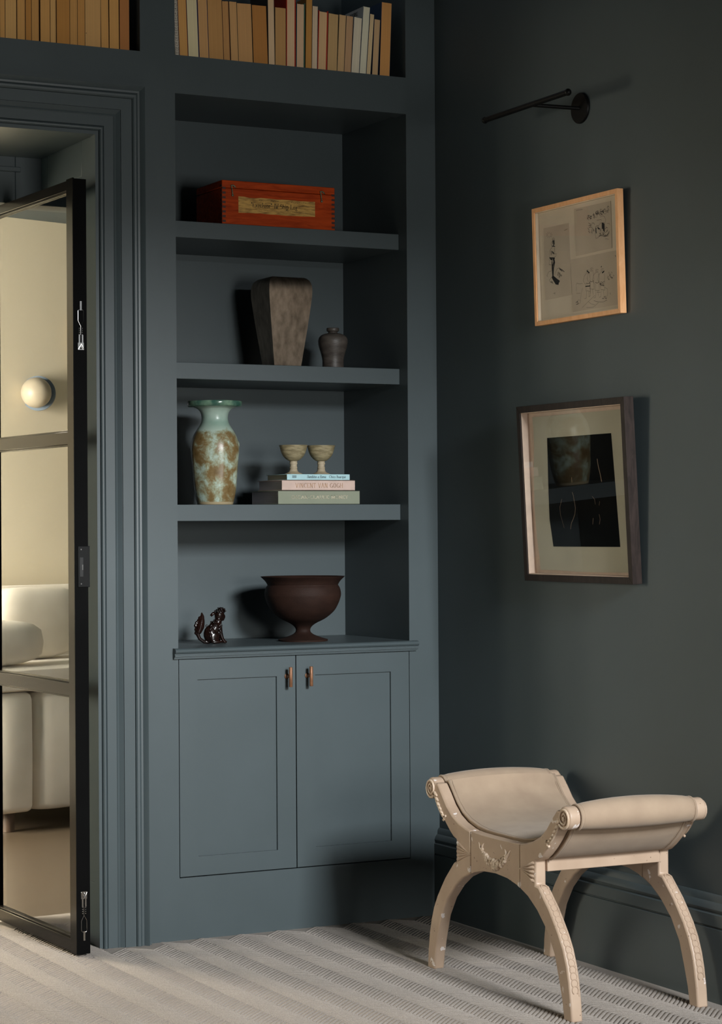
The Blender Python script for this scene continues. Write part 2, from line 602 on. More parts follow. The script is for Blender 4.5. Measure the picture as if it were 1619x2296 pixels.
# deep panelled reveal on the right of the opening
rv = MB()
RX = DX + .004
rv.box(RX - .001, RX + .01, .03, .12, .199, DZ)
rv.box(RX - .001, RX + .01, .44, .50, .199, DZ)
rv.box(RX - .001, RX + .01, .12, .44, .199, .285)
rv.box(RX - .001, RX + .01, .12, .44, 2.40, DZ)
rv.box(RX + .005, RX + .012, .12, .44, .285, 2.40)
rv.box(RX - .001, RX + .01, .0305, .50, .0, .196)
structure(rv.build('trim_2', WOODPAINT, bevel=.0015))
sf = MB()
sf.box(DXL, RX, .03, .50, DZ + .001, DZ + .02)
structure(sf.build('trim_3', WOODPAINT))
# inner door lining behind the leaf: head and nib with its skirting
nb = MB()
nb.box(RX - .090, RX + .06, .50, .62, 0, 2.80)
nb.box(DXL, RX - .090, .50, .62, 2.3600, 2.80)
nb.box(DXL, RX - .075, .488, .50, 2.462, 2.478)
nib = structure(nb.build('trim_4', WOODPAINT, bevel=.002))
sk = MB()
prof = [(0, 0), (.012, 0), (.012, .17), (.009, .175), (.012, .18), (.014, .20), (.010, .215), (.012, .228), (.006, .245), (.003, .262), (0, .262)]
sk.prism([(p, q) for p, q in prof], RX - .092, RX - .0005, lambda p, q, a: (a, .50 - p, q))
structure(sk.build('baseboard_reveal', WOODPAINT, bevel=.001))

# architrave: one moulded profile, mitred
AP = [(0, 0), (0, .010), (.0095, .010), (.0100, .004), (.0125, .004), (.0135, .010), (.017, .0145), (.021, .0155), (.025, .0135), (.0265, .009), (.028, .0125), (.058, .0125), (.061, .0145), (.066, .0135), (.072, .0175), (.078, .0215), (.0785, .0180), (.0800, .0180), (.0805, .022), (.116, .022), (.1165, .0185), (.118, .025), (.122, .0285), (.128, .029), (.132, .027), (.136, .0215), (.142, .0225), (.149, .031), (.155, .0365), (.1555, .010), (.157, .010), (.1575, .020), (.168, .020), (.168, 0)]
ar = MB()
ends = [lambda w_, d: (DX + w_, -d, 0.0), lambda w_, d: (DX + w_, -d, DZ + w_)]
ar.rings([[e(w_, d) for w_, d in AP] for e in ends])
ar.rings([[e(w_, d) for w_, d in AP] for e in (lambda w_, d: (DX + w_, -d, DZ + w_), lambda w_, d: (DXL - w_, -d, DZ + w_))])
ar.rings([[e(w_, d) for w_, d in AP] for e in (lambda w_, d: (DXL - w_, -d, DZ + w_), lambda w_, d: (DXL - w_, -d, 0.0))])
structure(ar.build('trim_1', WOODPAINT, smooth=28))

# skirting of the right wall
SKP = [(0, 0), (.022, 0), (.022, .200), (.018, .2025), (.018, .2045), (.022, .207), (.022, .238), (.016, .243), (.0205, .252), (.017, .262), (.010, .270), (.0085, .283), (.004, .290), (0, .290)]
sk = MB()
sk.prism(SKP, -6.9, -.0005, lambda p, q, a: (-p, a, q))
structure(sk.build('baseboard_right', WOODPAINT, smooth=30))

# ================================================================== THE BUILT-IN BOOKCASE
bc = thing('built_in_bookcase', (-.5245, 0, 0), 'blue green built-in bookcase with alcove shelves filling the corner', 'bookcase')
ff = MB()
ff.box(-1.0, XL, 0.0, .03, 0.0, ZC)              # left stile
ff.box(XR, -.0005, 0.0, .03, 0.0, ZC)            # right stile
ff.box(XL, XR, 0.0, .03, 0.0, .195)              # plinth
ff.box(XL, XR, 0.0, .068, ZT, ZU)                # rail under the cubby
ff.box(-1.0551, -1.0, 0.0, .03, ZU, ZC)          # stile between the cubbies
ff.box(DXL, XL, 0.0, .03, ZC - .06, ZC)
ff.build('face_frame', WOODPAINT, bc)
p = MB(); p.box(XL, XR, YB, YB + .02, .0, ZC); p.build('back_panel', WOODPAINT, bc)
p = MB(); p.box(XR, XR + .02, .03, YB, .0, ZC); p.build('side_panel', WOODPAINT, bc)
p = MB(); p.box(XL - .02, XL, .03, YB, .0, ZC); p.build('side_panel', WOODPAINT, bc)
p = MB(); p.box(XL, XR, .068, YB, ZT + .007, ZU); p.build('cubby_floor', WOODPAINT, bc)
p = MB(); p.box(DXL, XL - .02, .03, YB, ZU - .03, ZU); p.build('cubby_floor', WOODPAINT, bc)
p = MB(); p.box(DXL, XL - .02, YB, YB + .02, ZU - .03, ZC); p.build('back_panel', WOODPAINT, bc)
p = MB(); p.box(-1.045, -1.025, .03, YB, ZU, ZC); p.build('side_panel', WOODPAINT, bc)
SH = []
for zt in (2.2705, 1.8210, 1.3690):
    p = MB()
    p.box(XL, XR, .056, YB, zt - .0525, zt)
    SH.append(p.build('shelf', WOODPAINT, bc, bevel=.0012))

# base cabinet
cab = thing('base_cabinet', (-.5245, 0, 0), 'blue green two-door base cabinet with recessed panels under the alcove', 'cabinet')
cb = MB()
cb.box(XL + .003, XR - .003, .024, .46, .196, .880)
cb.build('body', flat('dark_cabinet_gap', (.02, .027, .028), .8), cab)


def cab_door(x0, x1, px0, px1, hx):
    d = MB()
    z0, z1, q0, q1 = .1985, .8815, .259, .8165
    for y0, y1, ins in ((0.0005, .022, 0),):
        d.box(x0, px0, y0, y1, z0, z1)
        d.box(px1, x1, y0, y1, z0, z1)
        d.box(px0, px1, y0, y1, q1, z1)
        d.box(px0, px1, y0, y1, z0, q0)
    dr = d.build('door', WOODPAINT, cab)
    pn = MB()
    pn.box(px0, px1, .0085, .021, q0, q1)
    pn.build('panel', WOODPAINT, dr)
    h = MB()
    prof = [(0.0, .7825), (.0050, .7825), (.0058, .7835), (.0058, .8450), (.0050, .846), (0.0, .846)]
    h.lathe([(max(r, 1e-4), z) for r, z in prof], (hx, -.030, 0), 14)
    h.tube([(hx, -.030, .8155), (hx, -.016, .8155), (hx, -.004, .8155), (hx, -.0025, .8155), (hx, .001, .8155)], [.0042, .0042, .0055, .0085, .0085], 16)
    h.build('handle', COPPER, dr, smooth=40)['label'] = 'copper T-bar handle'


cab_door(-.9355, -.5305, -.8733, -.5968, -.5616)
cab_door(-.5270, -.1130, -.4600, -.1815, -.4884)

wt = MB()
wt.box(XL, XR, -.001, YB, .884, .917)
nose = [(0, .917), (-.014, .917), (-.0195, .9155), (-.0235, .912), (-.025, .908), (-.0235, .904), (-.0195, .9005), (-.016, .8995), (-.016, .8965), (-.0185, .8955), (-.0185, .8915), (-.0135, .8905), (-.0135, .8875), (-.010, .8865), (-.010, .8835), (0, .8835)]
wt.prism(nose, -.9565, -.0865, lambda p, q, a: (a, p, q))
wk = tag(wt.build('worktop', WOODPAINT, smooth=30), 'blue green painted worktop with moulded nosing above the cabinet doors', 'worktop')

# ================================================================== BOOKS
TAN = [(.68, .335, .095), (.76, .40, .125), (.62, .285, .070), (.80, .46, .165), (.70, .36, .11), (.80, .48, .20)]
BOOST = lambda c_: tuple(min(.85, q * k_) for q, k_ in zip(c_, (1.5, 1.3, 1.05)))


def page_mat(name, cc):
    return noisy(name, tuple(q * .95 for q in cc), tuple(min(1, q * 1.05) for q in cc), 5, (160, 1, .6), .9, 0, 60, detail=3)


PM = {}


def pages_of(cc):
    k = tuple(round(q, 3) for q in cc)
    if k not in PM:
        PM[k] = page_mat('book_pages_%d' % len(PM), cc)
    return PM[k]


CM = {}


def cover_of(cc):
    k = tuple(round(q, 3) for q in cc)
    if k not in CM:
        CM[k] = flat('book_cover_%d' % len(CM), cc, .45)
    return CM[k]


def shelf_book(x0, x1, h, tilt, z0, label, group, page, cover, hard=False, yf=.03, depth=.135, cover_r=None):
    """an upright book, fore edge to the room; x0..x1 at its foot, tilt = run over rise"""
    wd = x1 - x0 - .0006
    th = math.atan(tilt)
    root = thing('book', ((x0 + x1) / 2, yf + depth / 2, z0), label, 'book', group)
    lift = wd / 2 * abs(sin(th))
    root.location.z += lift + .0003
    root.rotation_euler = (0, th, 0)
    t = .0026 if hard else .0007
    ov = .003 if hard else 0.0
    pg = MB()
    n = 5
    # fore edge very slightly uneven
    fe = [(-wd / 2 + t + (wd - 2 * t) * i / n) for i in range(n + 1)]
    yo = [random.uniform(0, .0012) for _ in fe]
    top = [random.uniform(-.0006, 0) for _ in fe]
    vs = []
    for i, xx in enumerate(fe):
        y0 = -depth / 2 + ov + yo[i]
        vs += [(xx, y0, ov), (xx, y0, h - ov + top[i]), (xx, depth / 2 - t, h - ov + top[i]), (xx, depth / 2 - t, ov)]
    fs = []
    for i in range(n):
        a, b = 4 * i, 4 * (i + 1)
        fs += [(a, b, b + 1, a + 1), (a + 1, b + 1, b + 2, a + 2), (a + 2, b + 2, b + 3, a + 3), (a + 3, b + 3, b, a)]
    fs += [(0, 1, 2, 3), (4 * n + 3, 4 * n + 2, 4 * n + 1, 4 * n)]
    pg.add(vs, fs)
    pg.build('pages', pages_of(page), root, local=True)
    cv = MB()
    cv.cur = 0
    cv.box(-wd / 2, -wd / 2 + t, -depth / 2, depth / 2, 0, h)
    cv.box(-wd / 2, wd / 2, depth / 2 - t * .9, depth / 2, 0, h)
    cv.cur = 1
    cv.box(wd / 2 - t, wd / 2, -depth / 2, depth / 2, 0, h)
    cv.build('cover', [cover_of(cover), cover_of(cover_r or cover)], root, local=True)
    return root


ZB = ZU
GR = 'books along the upper right cubby'
TILE = (.62, .56, .46)
# (x0, x1, height, tilt, page colour, cover colour, hard, right cover, label)
BK = [
    ('B', -.9085, -.8794, .262, -.035, TAN[1], (.25, .02, .05), 0, None, 'tan paged book with crimson and blue cover, second from the left of the right cubby'),
    ('C', -.8788, -.8422, .268, -.034, (.66, .56, .42), (.02, .02, .03), 0, (.12, .13, .28), 'broad pale cream paged book with black and blue covers, third in the right cubby'),
    ('D', -.8405, -.8075, .262, -.032, (.47, .30, .15), (.10, .10, .24), 0, None, 'tan book with dusty violet cover beside the broad pale one'),
    ('E', -.8071, -.7565, .255, -.030, (.42, .255, .11), (.30, .18, .08), 0, None, 'thickest brown paged book left of centre in the right cubby'),
    ('F', -.7561, -.7330, .194, -.030, (.41, .245, .11), (.16, .04, .02), 0, None, 'shorter brown paperback with dark red edge against the thickest book'),
    ('G', -.7310, -.7046, .195, -.031, (.48, .31, .155), (.30, .2, .1), 0, None, 'narrow tan paperback right of the dark red edge'),
    ('H', -.7042, -.6533, .193, -.030, (.47, .295, .145), (.28, .2, .1), 0, None, 'wide tan paperback with finely ribbed page edges'),
    ('I', -.6515, -.6000, .192, -.029, (.38, .19, .06), (.22, .11, .04), 0, None, 'wide orange brown paperback left of the tall pale book'),
    ('J', -.5985, -.5756, .262, -.010, (.58, .46, .34), (.05, .05, .05), 0, None, 'tall pale pink beige book between two brown ones'),
    ('K', -.5748, -.5362, .193, .004, (.42, .27, .125), (.3, .2, .1), 0, None, 'brown paperback leaning on the tall red bound book'),
    ('L', -.5355, -.5015, .252, .009, (.62, .45, .33), (.52, .035, .012), 1, None, 'tall red bound hardback with cream pages'),
    ('M', -.5005, -.4690, .216, .014, (.56, .44, .34), (.05, .10, .12), 1, (.05, .16, .11), 'cream paged hardback with teal and green boards right of the tall red one'),
    ('N', -.4665, -.4440, .236, .020, (.42, .235, .07), (.3, .17, .05), 0, None, 'narrow tall ochre paperback right of the green board'),
    ('O', -.4432, -.4238, .211, .022, (.55, .49, .42), (.5, .45, .4), 0, None, 'slim grey white paperback left of the small red hardback'),
    ('P', -.4230, -.3878, .199, .032, (.56, .42, .27), (.50, .03, .015), 1, None, 'small red bound hardback with tan pages'),
    ('Q', -.3870, -.3516, .192, .036, (.45, .335, .185), (.4, .3, .16), 0, None, 'wide olive tan paperback right of the small red hardback'),
    ('R', -.3506, -.3255, .192, .050, (.49, .36, .215), (.35, .26, .15), 0, None, 'yellowed tan paperback leaning between olive and pinkish ones'),
    ('S', -.3249, -.2999, .191, .055, (.43, .30, .20), (.3, .2, .14), 0, None, 'pinkish brown paperback left of the two white ones'),
    ('T', -.2990, -.2698, .189, .070, (.62, .58, .54), (.5, .5, .5), 0, None, 'shorter of the two white leaning paperbacks'),
    ('U', -.2686, -.2439, .228, .076, (.66, .62, .58), (.42, .43, .43), 0, None, 'taller white paperback with printed grey cover leaning right'),
    ('V', -.2433, -.2268, .206, .079, (.54, .47, .33), (.03, .05, .10), 0, None, 'slim cream paperback with navy cover leaning on the white one'),
    ('W', -.2220, -.1992, .190, .058, (.46, .35, .23), (.03, .06, .12), 0, None, 'dull tan paperback past the dark wedge gap'),
    ('X', -.1936, -.1552, .249, .042, (.50, .28, .11), (.03, .055, .11), 0, None, 'orange tan paperback at the right end of the right cubby'),
]
ROOTS = {}
for k, x0, x1, h, tl, pc, cc, hard, cr, lb in BK:
    ROOTS[k] = shelf_book(x0, x1, h, tl, ZB, lb, GR, pc if pc in TAN else BOOST(pc), cc, bool(hard), cover_r=cr)
# blue upper half of the crimson cover
cvp = MB()
for b_ in (0,):
    wd = -.8794 + .9085 - .0006
    cvp.box(-wd / 2 - .0003, -wd / 2, -.0676, .0675, .095, .262)
cvp.build('cover_band', cover_of((.02, .05, .16)), ROOTS['B'], local=True)
# the word on the grey cover
wrd = MB()
wd = -.2439 + .2686 - .0006
lettering(wrd, 'ROURKE', 0, 0, .013, lambda p, q: (-wd / 2 - .0004, .0675 - .038 - p, .205 + q), .16, .06, .06)
wrd.build('lettering', PAPERINK, ROOTS['U'], local=True, fix=False)
# thin book at the far left with lettered tiles down its spine, spine to the room
ra = thing('book', (-.9168, .03 + .0675, ZB + .0003), 'thin spine-out book with cream lettered tiles at the left end of the right cubby', 'book', GR)
ra.rotation_euler = (0, math.atan(-.034), 0)
cv = MB()
cv.box(-.0068, .0068, -.0675, -.0660, 0, .262)
cv.box(-.0068, -.0060, -.066, .0675, 0, .262)
cv.box(.0060, .0068, -.066, .0675, 0, .262)
cv.build('cover', cover_of(TILE), ra, local=True)
pg = MB(); pg.box(-.0060, .0060, -.066, .064, .001, .261)
pg.build('pages', pages_of((.5, .42, .3)), ra, local=True)
tm = MB()
rr = random.Random(5)
for i in range(16):
    z = .006 + i * .0155
    for sx in (-.0058, .0045):
        tm.box(sx, sx + .0013, -.0678, -.0675, z, z + .0125)
    tm.box(-.0058, .0058, -.0678, -.0675, z - .0008, z + .0004)
    lettering(tm, rr.choice('ABCEGHIKNORSTU'), -.0028, z + .004, .0062, lambda p, q: (p, -.0678, q), .2, .1, serif=False)
tm.build('lettering', flat('faded_ink', (.12, .09, .08), .8), ra, local=True)

GL = 'books along the upper left cubby'
LX = [-1.572, -1.533, -1.499, -1.4821, -1.4453, -1.4183, -1.3983, -1.374, -1.3704, -1.3381, -1.3186, -1.2745, -1.2498, -1.225, -1.1721, -1.1456, -1.1115, -1.0779]
LC = [0, 4, 1, 3, 1, 2, 4, None, 1, 3, 2, 4, 0, 3, 1, 1, 2]
LL = ['brown book cut by the left edge of the picture', '', 'narrow brown book nearest the left edge of the picture', 'light tan book second from the left edge in the upper left cubby',
      'tan book right of the first dark gap in the upper left cubby', 'darker orange brown book left of the wide black gap', 'brown book just left of the wide black gap', None,
      'brown book just right of the wide black gap', 'pale slim book left of the deep orange one', 'deep orange brown thick book in the upper left cubby', 'ochre book right of the deep orange one',
      'grooved brown book left of the widest pale book', 'widest pale brown book with a small dark spot', 'tan book right of the widest pale one', 'tan book second from the right end of the upper left cubby', 'reddish brown book at the right end of the upper left cubby']
for i in range(2, len(LX) - 1):
    if LC[i] is None:
        continue
    tl = {14: -.008, 15: -.004}.get(i, 0.0)
    cc = TAN[LC[i]]
    if i == 16:
        cc = (.55, .225, .07)
    if i == 13:
        cc = (.76, .43, .16)
    b_ = shelf_book(LX[i] + (.0008 if i in (4, 5, 10, 15, 16) else 0), LX[i + 1] - (.0009 if i in (3, 9, 13, 14, 15) else .0003), .24 + .01 * (i % 3), tl, ZB, LL[i], GL, cc, tuple(q * .5 for q in cc))
    if i == 13:
        sp_ = MB()
        sp_.ball((-.022, -.0676, .046), (.0016, .0006, .0011), 8, 5)
        sp_.build('stain', flat('dark_spot', (.05, .03, .02)), b_, local=True)

# ================================================================== SHELF OBJECTS
# wooden log box on the top shelf
zs = 2.2705
bx0, bx1, by0, by1, bz1 = -.7388, -.3318, .090, .300, 2.4165
box = thing('wooden_box', ((bx0 + bx1) / 2, (by0 + by1) / 2, zs), 'reddish brown wooden log box with paper label and two brass hooks on the top shelf', 'box')


def wood_mat(name, c1, c2, rough, stretch=(1.2, 12, 12), spec=.5):
    m, nt, b, out = principled(name)
    v = coords(nt, stretch)
    n = N(nt, 'ShaderNodeTexNoise', Scale=6.0, Detail=7.0, Roughness=0.65, Distortion=0.8)
    nt.links.new(v, n.inputs['Vector'])
    r = ramp(nt, [(0.3, c1), (0.68, c2)], n.outputs['Fac'])
    nt.links.new(r.outputs['Color'], b.inputs['Base Color'])
    b.inputs['Roughness'].default_value = rough
    b.inputs['Specular IOR Level'].default_value = spec
    bp = N(nt, 'ShaderNodeBump', Strength=0.12, Distance=0.001)
    nt.links.new(n.outputs['Fac'], bp.inputs['Height'])
    nt.links.new(bp.outputs['Normal'], b.inputs['Normal'])
    return m


MAHOG = wood_mat('varnished_mahogany', (.27, .028, .004), (.60, .078, .012), .55, spec=.12)
MAHOGD = flat('dark_end_grain', (.05, .012, .005), .5)
split = 2.3915
b1 = MB(); b1.box(bx0, bx1, by0, by1, zs, split - .0006); b1.build('box_body', MAHOG, box, bevel=.0018)
b1 = MB(); b1.box(bx0, bx1, by0, by1, split + .0006, bz1); b1.build('lid', MAHOG, box, bevel=.0025)
for i in range(8):
    z = zs + .010 + i * .0152
    for bb in ((bx0 + .001, bx0 + .0125, by0 - .0004, by0 + .002, z, z + .0072), (bx1 - .0125, bx1 - .001, by0 - .0004, by0 + .002, z, z + .0072), (bx0 - .0004, bx0 + .002, by0 + .001, by0 + .0125, z + .0076, z + .0148)):
        b1 = MB()
        b1.box(*bb)
        b1.build('finger_joint', MAHOGD, box)
LBL = noisy('worn_yellow_label', (.24, .115, .018), (.66, .38, .09), 30, (1, 1, 5), .55, stops=(.32, .58), detail=8)
lx0, lx1, lz0, lz1 = -.6812, -.4052, 2.3145, 2.3655
lb = MB()
zz = random.Random(2)
top = [(lx0 + (lx1 - lx0) * i / 14, lz1 + zz.uniform(-.0022, .0008)) for i in range(15)]
bot = [(lx1 - (lx1 - lx0) * i / 14, lz0 + zz.uniform(-.0012, .0012)) for i in range(15)]
lb.prism(top + bot, by0 - .0006, by0, lambda p, q, a: (p, a, q))
lab = lb.build('paper_label', LBL, box)
lt = MB()
mpb = lambda p, q: (p, by0 - .0009, q)
lettering(lt, '"Execlsior" IV Ship Log', -.6365, 2.3345, .0150, mpb, .12, .05, .075, squeeze=.95)
for i in range(26):                                       # faint small print above and below
    px = -.60 + .0065 * i + zz.uniform(-.001, .001)
    lt.ribbon([(px, 2.3262 + zz.uniform(-.0006, .0006)), (px + .004, 2.3262 + zz.uniform(-.0006, .0006))], .0007, mpb)
    if i in (1, 2, 7, 8, 9, 10, 17, 18, 19, 20, 21, 22, 23, 24):
        px = -.615 + .0072 * i
        lt.ribbon([(px, 2.358 + zz.uniform(-.001, .001)), (px + .005, 2.359 + zz.uniform(-.001, .001))], .0012, mpb)
lt.build('lettering', flat('label_ink', (.03, .018, .008), .7), lab, fix=False)
VERD = noisy('tarnished_brass', (.12, .12, .07), (.26, .26, .17), 120, rough=.45, metal=.6)
for hx in (-.7040, -.3830):
    h = MB()
    h.ball((hx + .0015, by0 - .003, 2.3680), (.0042, .003, .0042), 12, 8)
    h.tube([(hx + .0012, by0 - .0035, 2.370), (hx - .0005, by0 - .0035, 2.384), (hx - .0025, by0 - .0035, 2.398)], .0019, 8)
    h.tube([(hx - .0055, by0 - .0035, 2.399), (hx + .003, by0 - .004, 2.4005), (hx + .009, by0 - .0045, 2.397), (hx + .0135, by0 - .003, 2.392)], [.0018, .0024, .0018, .001], 8)
    h.ball((hx + .0075, by0 - .002, 2.3965), (.003, .003, .003), 10, 6)
    h.build('hook_latch', VERD, box, smooth=60)

# tall bronze vase: square plan, shoulders in, tapering to the foot
zs = 1.8210
BRONZE = noisy('aged_bronze', (.17, .130, .094), (.36, .28, .21), 42, (1.2, 1.2, .6), .33, .10, 70, metal=.95, detail=12, stops=(.30, .72), dist=.0012)
tv = thing('bronze_vase', (-.4665, .222, zs), 'tall square bronze vase tapering to the foot, on the second shelf from the top', 'vase')
t = MB()
hs = [(0, .0475), (.03, .052), (.08, .0585), (.13, .0652), (.18, .0715), (.215, .0755), (.24, .0780), (.258, .0787), (.272, .0780), (.283, .0755), (.292, .0710), (.2985, .0640), (.3015, .0590), (.3015, .052), (.297, .050), (.25, .066)]
rings_ = []
for z, s in hs:
    pts = []
    for (ax_, ay_), (bx_, by_) in (((-1, -1), (1, -1)), ((1, -1), (1, 1)), ((1, 1), (-1, 1)), ((-1, 1), (-1, -1))):
        for i in range(10):
            f_ = i / 10
            px, py = ax_ + (bx_ - ax_) * f_, ay_ + (by_ - ay_) * f_
            pts.append((-.4665 + px * s, .222 + py * s * .93, zs + z))
    rings_.append(pts)
t.rings(rings_)
to = t.build('vase_body', BRONZE, tv, smooth=50, bevel=0)

# small stoneware vase
STONE = noisy('dark_stoneware', (.050, .040, .034), (.105, .088, .074), 18, (1, 1, 3), .48, .25, 120, detail=6)
sv = thing('stoneware_vase', (-.2870, .200, zs), 'small dark stoneware vase with a narrow neck beside the bronze one', 'vase')
t = MB()
pr = [(.0345, 0), (.0365, .002), (.0358, .02), (.0362, .035), (.039, .05), (.0440, .067), (.0482, .083), (.0498, .094), (.0490, .103), (.0450, .112), (.0370, .1185), (.0265, .1225), (.0172, .1245), (.0152, .1275), (.0166, .1295), (.0200, .1310), (.0212, .1350), (.0208, .1402), (.0190, .1420), (.0150, .1405), (.0130, .1330), (.012, .12)]
t.lathe(pr[:2] + smooth_profile(pr[1:])[1:], (-.2870, .200, zs), 56)
t.build('vase_body', STONE, sv, smooth=60)

# green glazed vase
zs = 1.3690


def celadon():
    m, nt, b, out = principled('green_brown_glaze')
    v = coords(nt)
    n = N(nt, 'ShaderNodeTexNoise', Scale=19.0, Detail=8.0, Roughness=.66, Distortion=.3)
    n2 = N(nt, 'ShaderNodeTexNoise', Scale=6.0, Detail=4.0)
    nt.links.new(v, n.inputs['Vector'])
    nt.links.new(v, n2.inputs['Vector'])
    sx = nt.nodes.new('ShaderNodeSeparateXYZ')
    nt.links.new(v, sx.inputs[0])
    # neck is pale blue green, belly blotched brown
    mr = nt.nodes.new('ShaderNodeMapRange')
    mr.inputs['From Min'].default_value = .235
    mr.inputs['From Max'].default_value = .262
    mr.inputs['To Min'].default_value = .015
    mr.inputs['To Max'].default_value = -.32
    nt.links.new(sx.outputs['Z'], mr.inputs['Value'])
    ad = N(nt, 'ShaderNodeMath', operation='ADD')
    nt.links.new(n.outputs['Fac'], ad.inputs[0])
    nt.links.new(mr.outputs['Result'], ad.inputs[1])
    blot = ramp(nt, [(.41, (.47, .58, .49)), (.49, (.33, .34, .22)), (.57, (.23, .155, .065)), (.70, (.15, .09, .03))], ad.outputs[0])
    neck = ramp(nt, [(.35, (.22, .35, .28)), (.62, (.50, .60, .53))], n2.outputs['Fac'])
    mr2 = nt.nodes.new('ShaderNodeMapRange')
    mr2.inputs['From Min'].default_value = .24
    mr2.inputs['From Max'].default_value = .268
    nt.links.new(sx.outputs['Z'], mr2.inputs['Value'])
    mx = N(nt, 'ShaderNodeMix', data_type='RGBA')
    nt.links.new(mr2.outputs['Result'], mx.inputs[0])
    nt.links.new(blot.outputs['Color'], mx.inputs[6])
    nt.links.new(neck.outputs['Color'], mx.inputs[7])
    foot = nt.nodes.new('ShaderNodeMapRange')
    foot.inputs['From Min'].default_value = .0085
    foot.inputs['From Max'].default_value = .0105
    nt.links.new(sx.outputs['Z'], foot.inputs['Value'])
    mx2 = N(nt, 'ShaderNodeMix', data_type='RGBA')
    mx2.inputs[6].default_value = (.45, .36, .22, 1)
    nt.links.new(foot.outputs['Result'], mx2.inputs[0])
    nt.links.new(mx.outputs[2], mx2.inputs[7])
    nt.links.new(mx2.outputs[2], b.inputs['Base Color'])
    b.inputs['Roughness'].default_value = .30
    bp = N(nt, 'ShaderNodeBump', Strength=.35, Distance=.003)
    nt.links.new(n2.outputs['Fac'], bp.inputs['Height'])
    nt.links.new(bp.outputs['Normal'], b.inputs['Normal'])
    return m


CELADON = celadon()
RIMG = noisy('dark_green_rim_glaze', (.045, .12, .09), (.20, .32, .22), 30, rough=.15)
gv = thing('green_vase', (-.7342, .170, zs), 'tall mottled green and brown glazed vase with flared lip on the third shelf', 'vase')
t = MB()
pr = [(.056, 0), (.058, .002), (.0600, .010), (.0625, .018), (.0685, .045), (.0730, .080), (.0765, .120), (.0795, .155), (.0805, .178), (.0775, .203), (.0705, .225), (.0600, .243), (.0495, .259), (.0440, .274), (.0432, .286), (.0460, .300), (.0540, .311), (.0670, .3175), (.078, .3195)]


def oct_(th, z):
    k = max(0.0, 1 - abs(z - .12) / .13) * .5
    a = (th % (PI / 4)) - PI / 8
    return 1 - k * (1 - cos(PI / 8) / cos(a)) * 1.0


t.lathe(pr[:3] + smooth_profile(pr[2:])[1:], (-.7342, .170, zs), 64, lambda th, z: oct_(th, z))
t.build('vase_body', CELADON, gv, smooth=60)
t = MB()
t.lathe([(.074, .3180), (.0855, .3190), (.0888, .3230), (.0900, .3335), (.0885, .3365), (.080, .3350), (.066, .330), (.05, .318), (.04, .29), (.036, .27)], (-.7342, .170, zs), 64, lambda th, z: 1 + .008 * sin(3 * th + 1))
t.build('lip', RIMG, gv, smooth=60)['label'] = 'dark green glazed lip'
for sx, hz in ((1, .194),):                    # small lugs at the shoulder
    t = MB()
    t.ball((-.7342 + sx * .0785, .165, zs + hz), (.0055, .010, .016), 12, 8)
    t.build('lug', CELADON, gv, smooth=60)

# three stacked books lying flat
GB = 'books stacked flat under the goblets'


def flat_book(x0, x1, y0, y1, z0, z1, label, page, cover, t=.0026, ov=.004):
    r = thing('book', ((x0 + x1) / 2, (y0 + y1) / 2, z0), label, 'book', GB)
    c_ = MB()
    c_.box(x0, x1, y0, y1, z1 - t, z1)
    c_.box(x0, x1, y0, y1, z0, z0 + t)
    c_.box(x0, x1, y0, y0 + t, z0, z1)
    cv_ = c_.build('cover', cover, r, bevel=.0008)
    p_ = MB()
    p_.box(x0 + ov, x1 - ov, y0 + t, y1 - ov, z0 + t, z1 - t)
    p_.build('pages', page, r)
    return r, cv_


PG1 = noisy('violet_grey_page_edges', (.64, .57, .63), (.74, .67, .72), 8, (1, 1, 120), .8)
SAGE = weave('sage_cloth_board', (.255, .275, .205), (.285, .305, .23), 1500)
PINK = flat('pale_pink_board', (.62, .455, .385), .6)
ICE = flat('pale_blue_jacket', (.43, .66, .70), .4)
OLPG = noisy('olive_page_edges', (.48, .47, .36), (.60, .58, .46), 8, (1, 1, 120), .8)
r1, c1 = flat_book(-.5525, -.2540, .075, .292, zs + .0003, zs + .0455, 'thick sage green cloth book at the bottom of the stack', PG1, SAGE)
r2, c2 = flat_book(-.5390, -.2712, .075, .264, zs + .0458, zs + .0800, 'pale pink book in the middle of the stack', PG1, PINK)
r3, c3 = flat_book(-.5204, -.2906, .075, .2365, zs + .0803, zs + .0995, 'thin pale blue book on top of the stack', OLPG, ICE, .0016)
mp75 = lambda p, q: (p, .0746, q)
GOLD = flat('dull_gold_foil', (.66, .56, .40), .5, 0)
lt = MB(); s_ = 'OSCAR-CLAUDE MONET'
hh = .0112
sq = .206 / (text_width(s_, .16) * hh)
lettering(lt, s_, -.5045, zs + .0185, hh, mp75, .13, .06, .16, squeeze=sq)
lt.build('lettering', GOLD, c1, fix=False)
lt = MB(); s_ = 'VINCENT VAN GOGH'
hh = .0140
sq = .1725 / (text_width(s_, .22) * hh)
lettering(lt, s_, -.4895, zs + .0555, hh, mp75, .13, .05, .22, squeeze=sq)
lt.build('lettering', flat('tan_foil', (.42, .25, .14), .4), c2, fix=False)
lt = MB()
s_ = 'Bambino a Roma'; hh = .0086
sq = .0690 / (text_width(s_, .05) * hh)
lettering(lt, s_, -.4478, zs + .0868, hh, mp75, .13, .06, .05, slant=.22, squeeze=sq)
s_ = 'Chico Buarque'
sq = .0615 / (text_width(s_, .05) * hh)
lettering(lt, s_, -.3668, zs + .0868, hh, mp75, .13, .06, .05, squeeze=sq)
for q in (.0948, .0915, .0908, .0875, .0868):
    lt.ribbon([(-.5018, zs + q), (-.4865, zs + q)], .0005, mp75)
for i in range(6):
    for q in (.0930, .0890):
        lt.ribbon([(-.5012 + .0026 * i, zs + q), (-.4996 + .0026 * i, zs + q + .0008)], .0012, mp75)
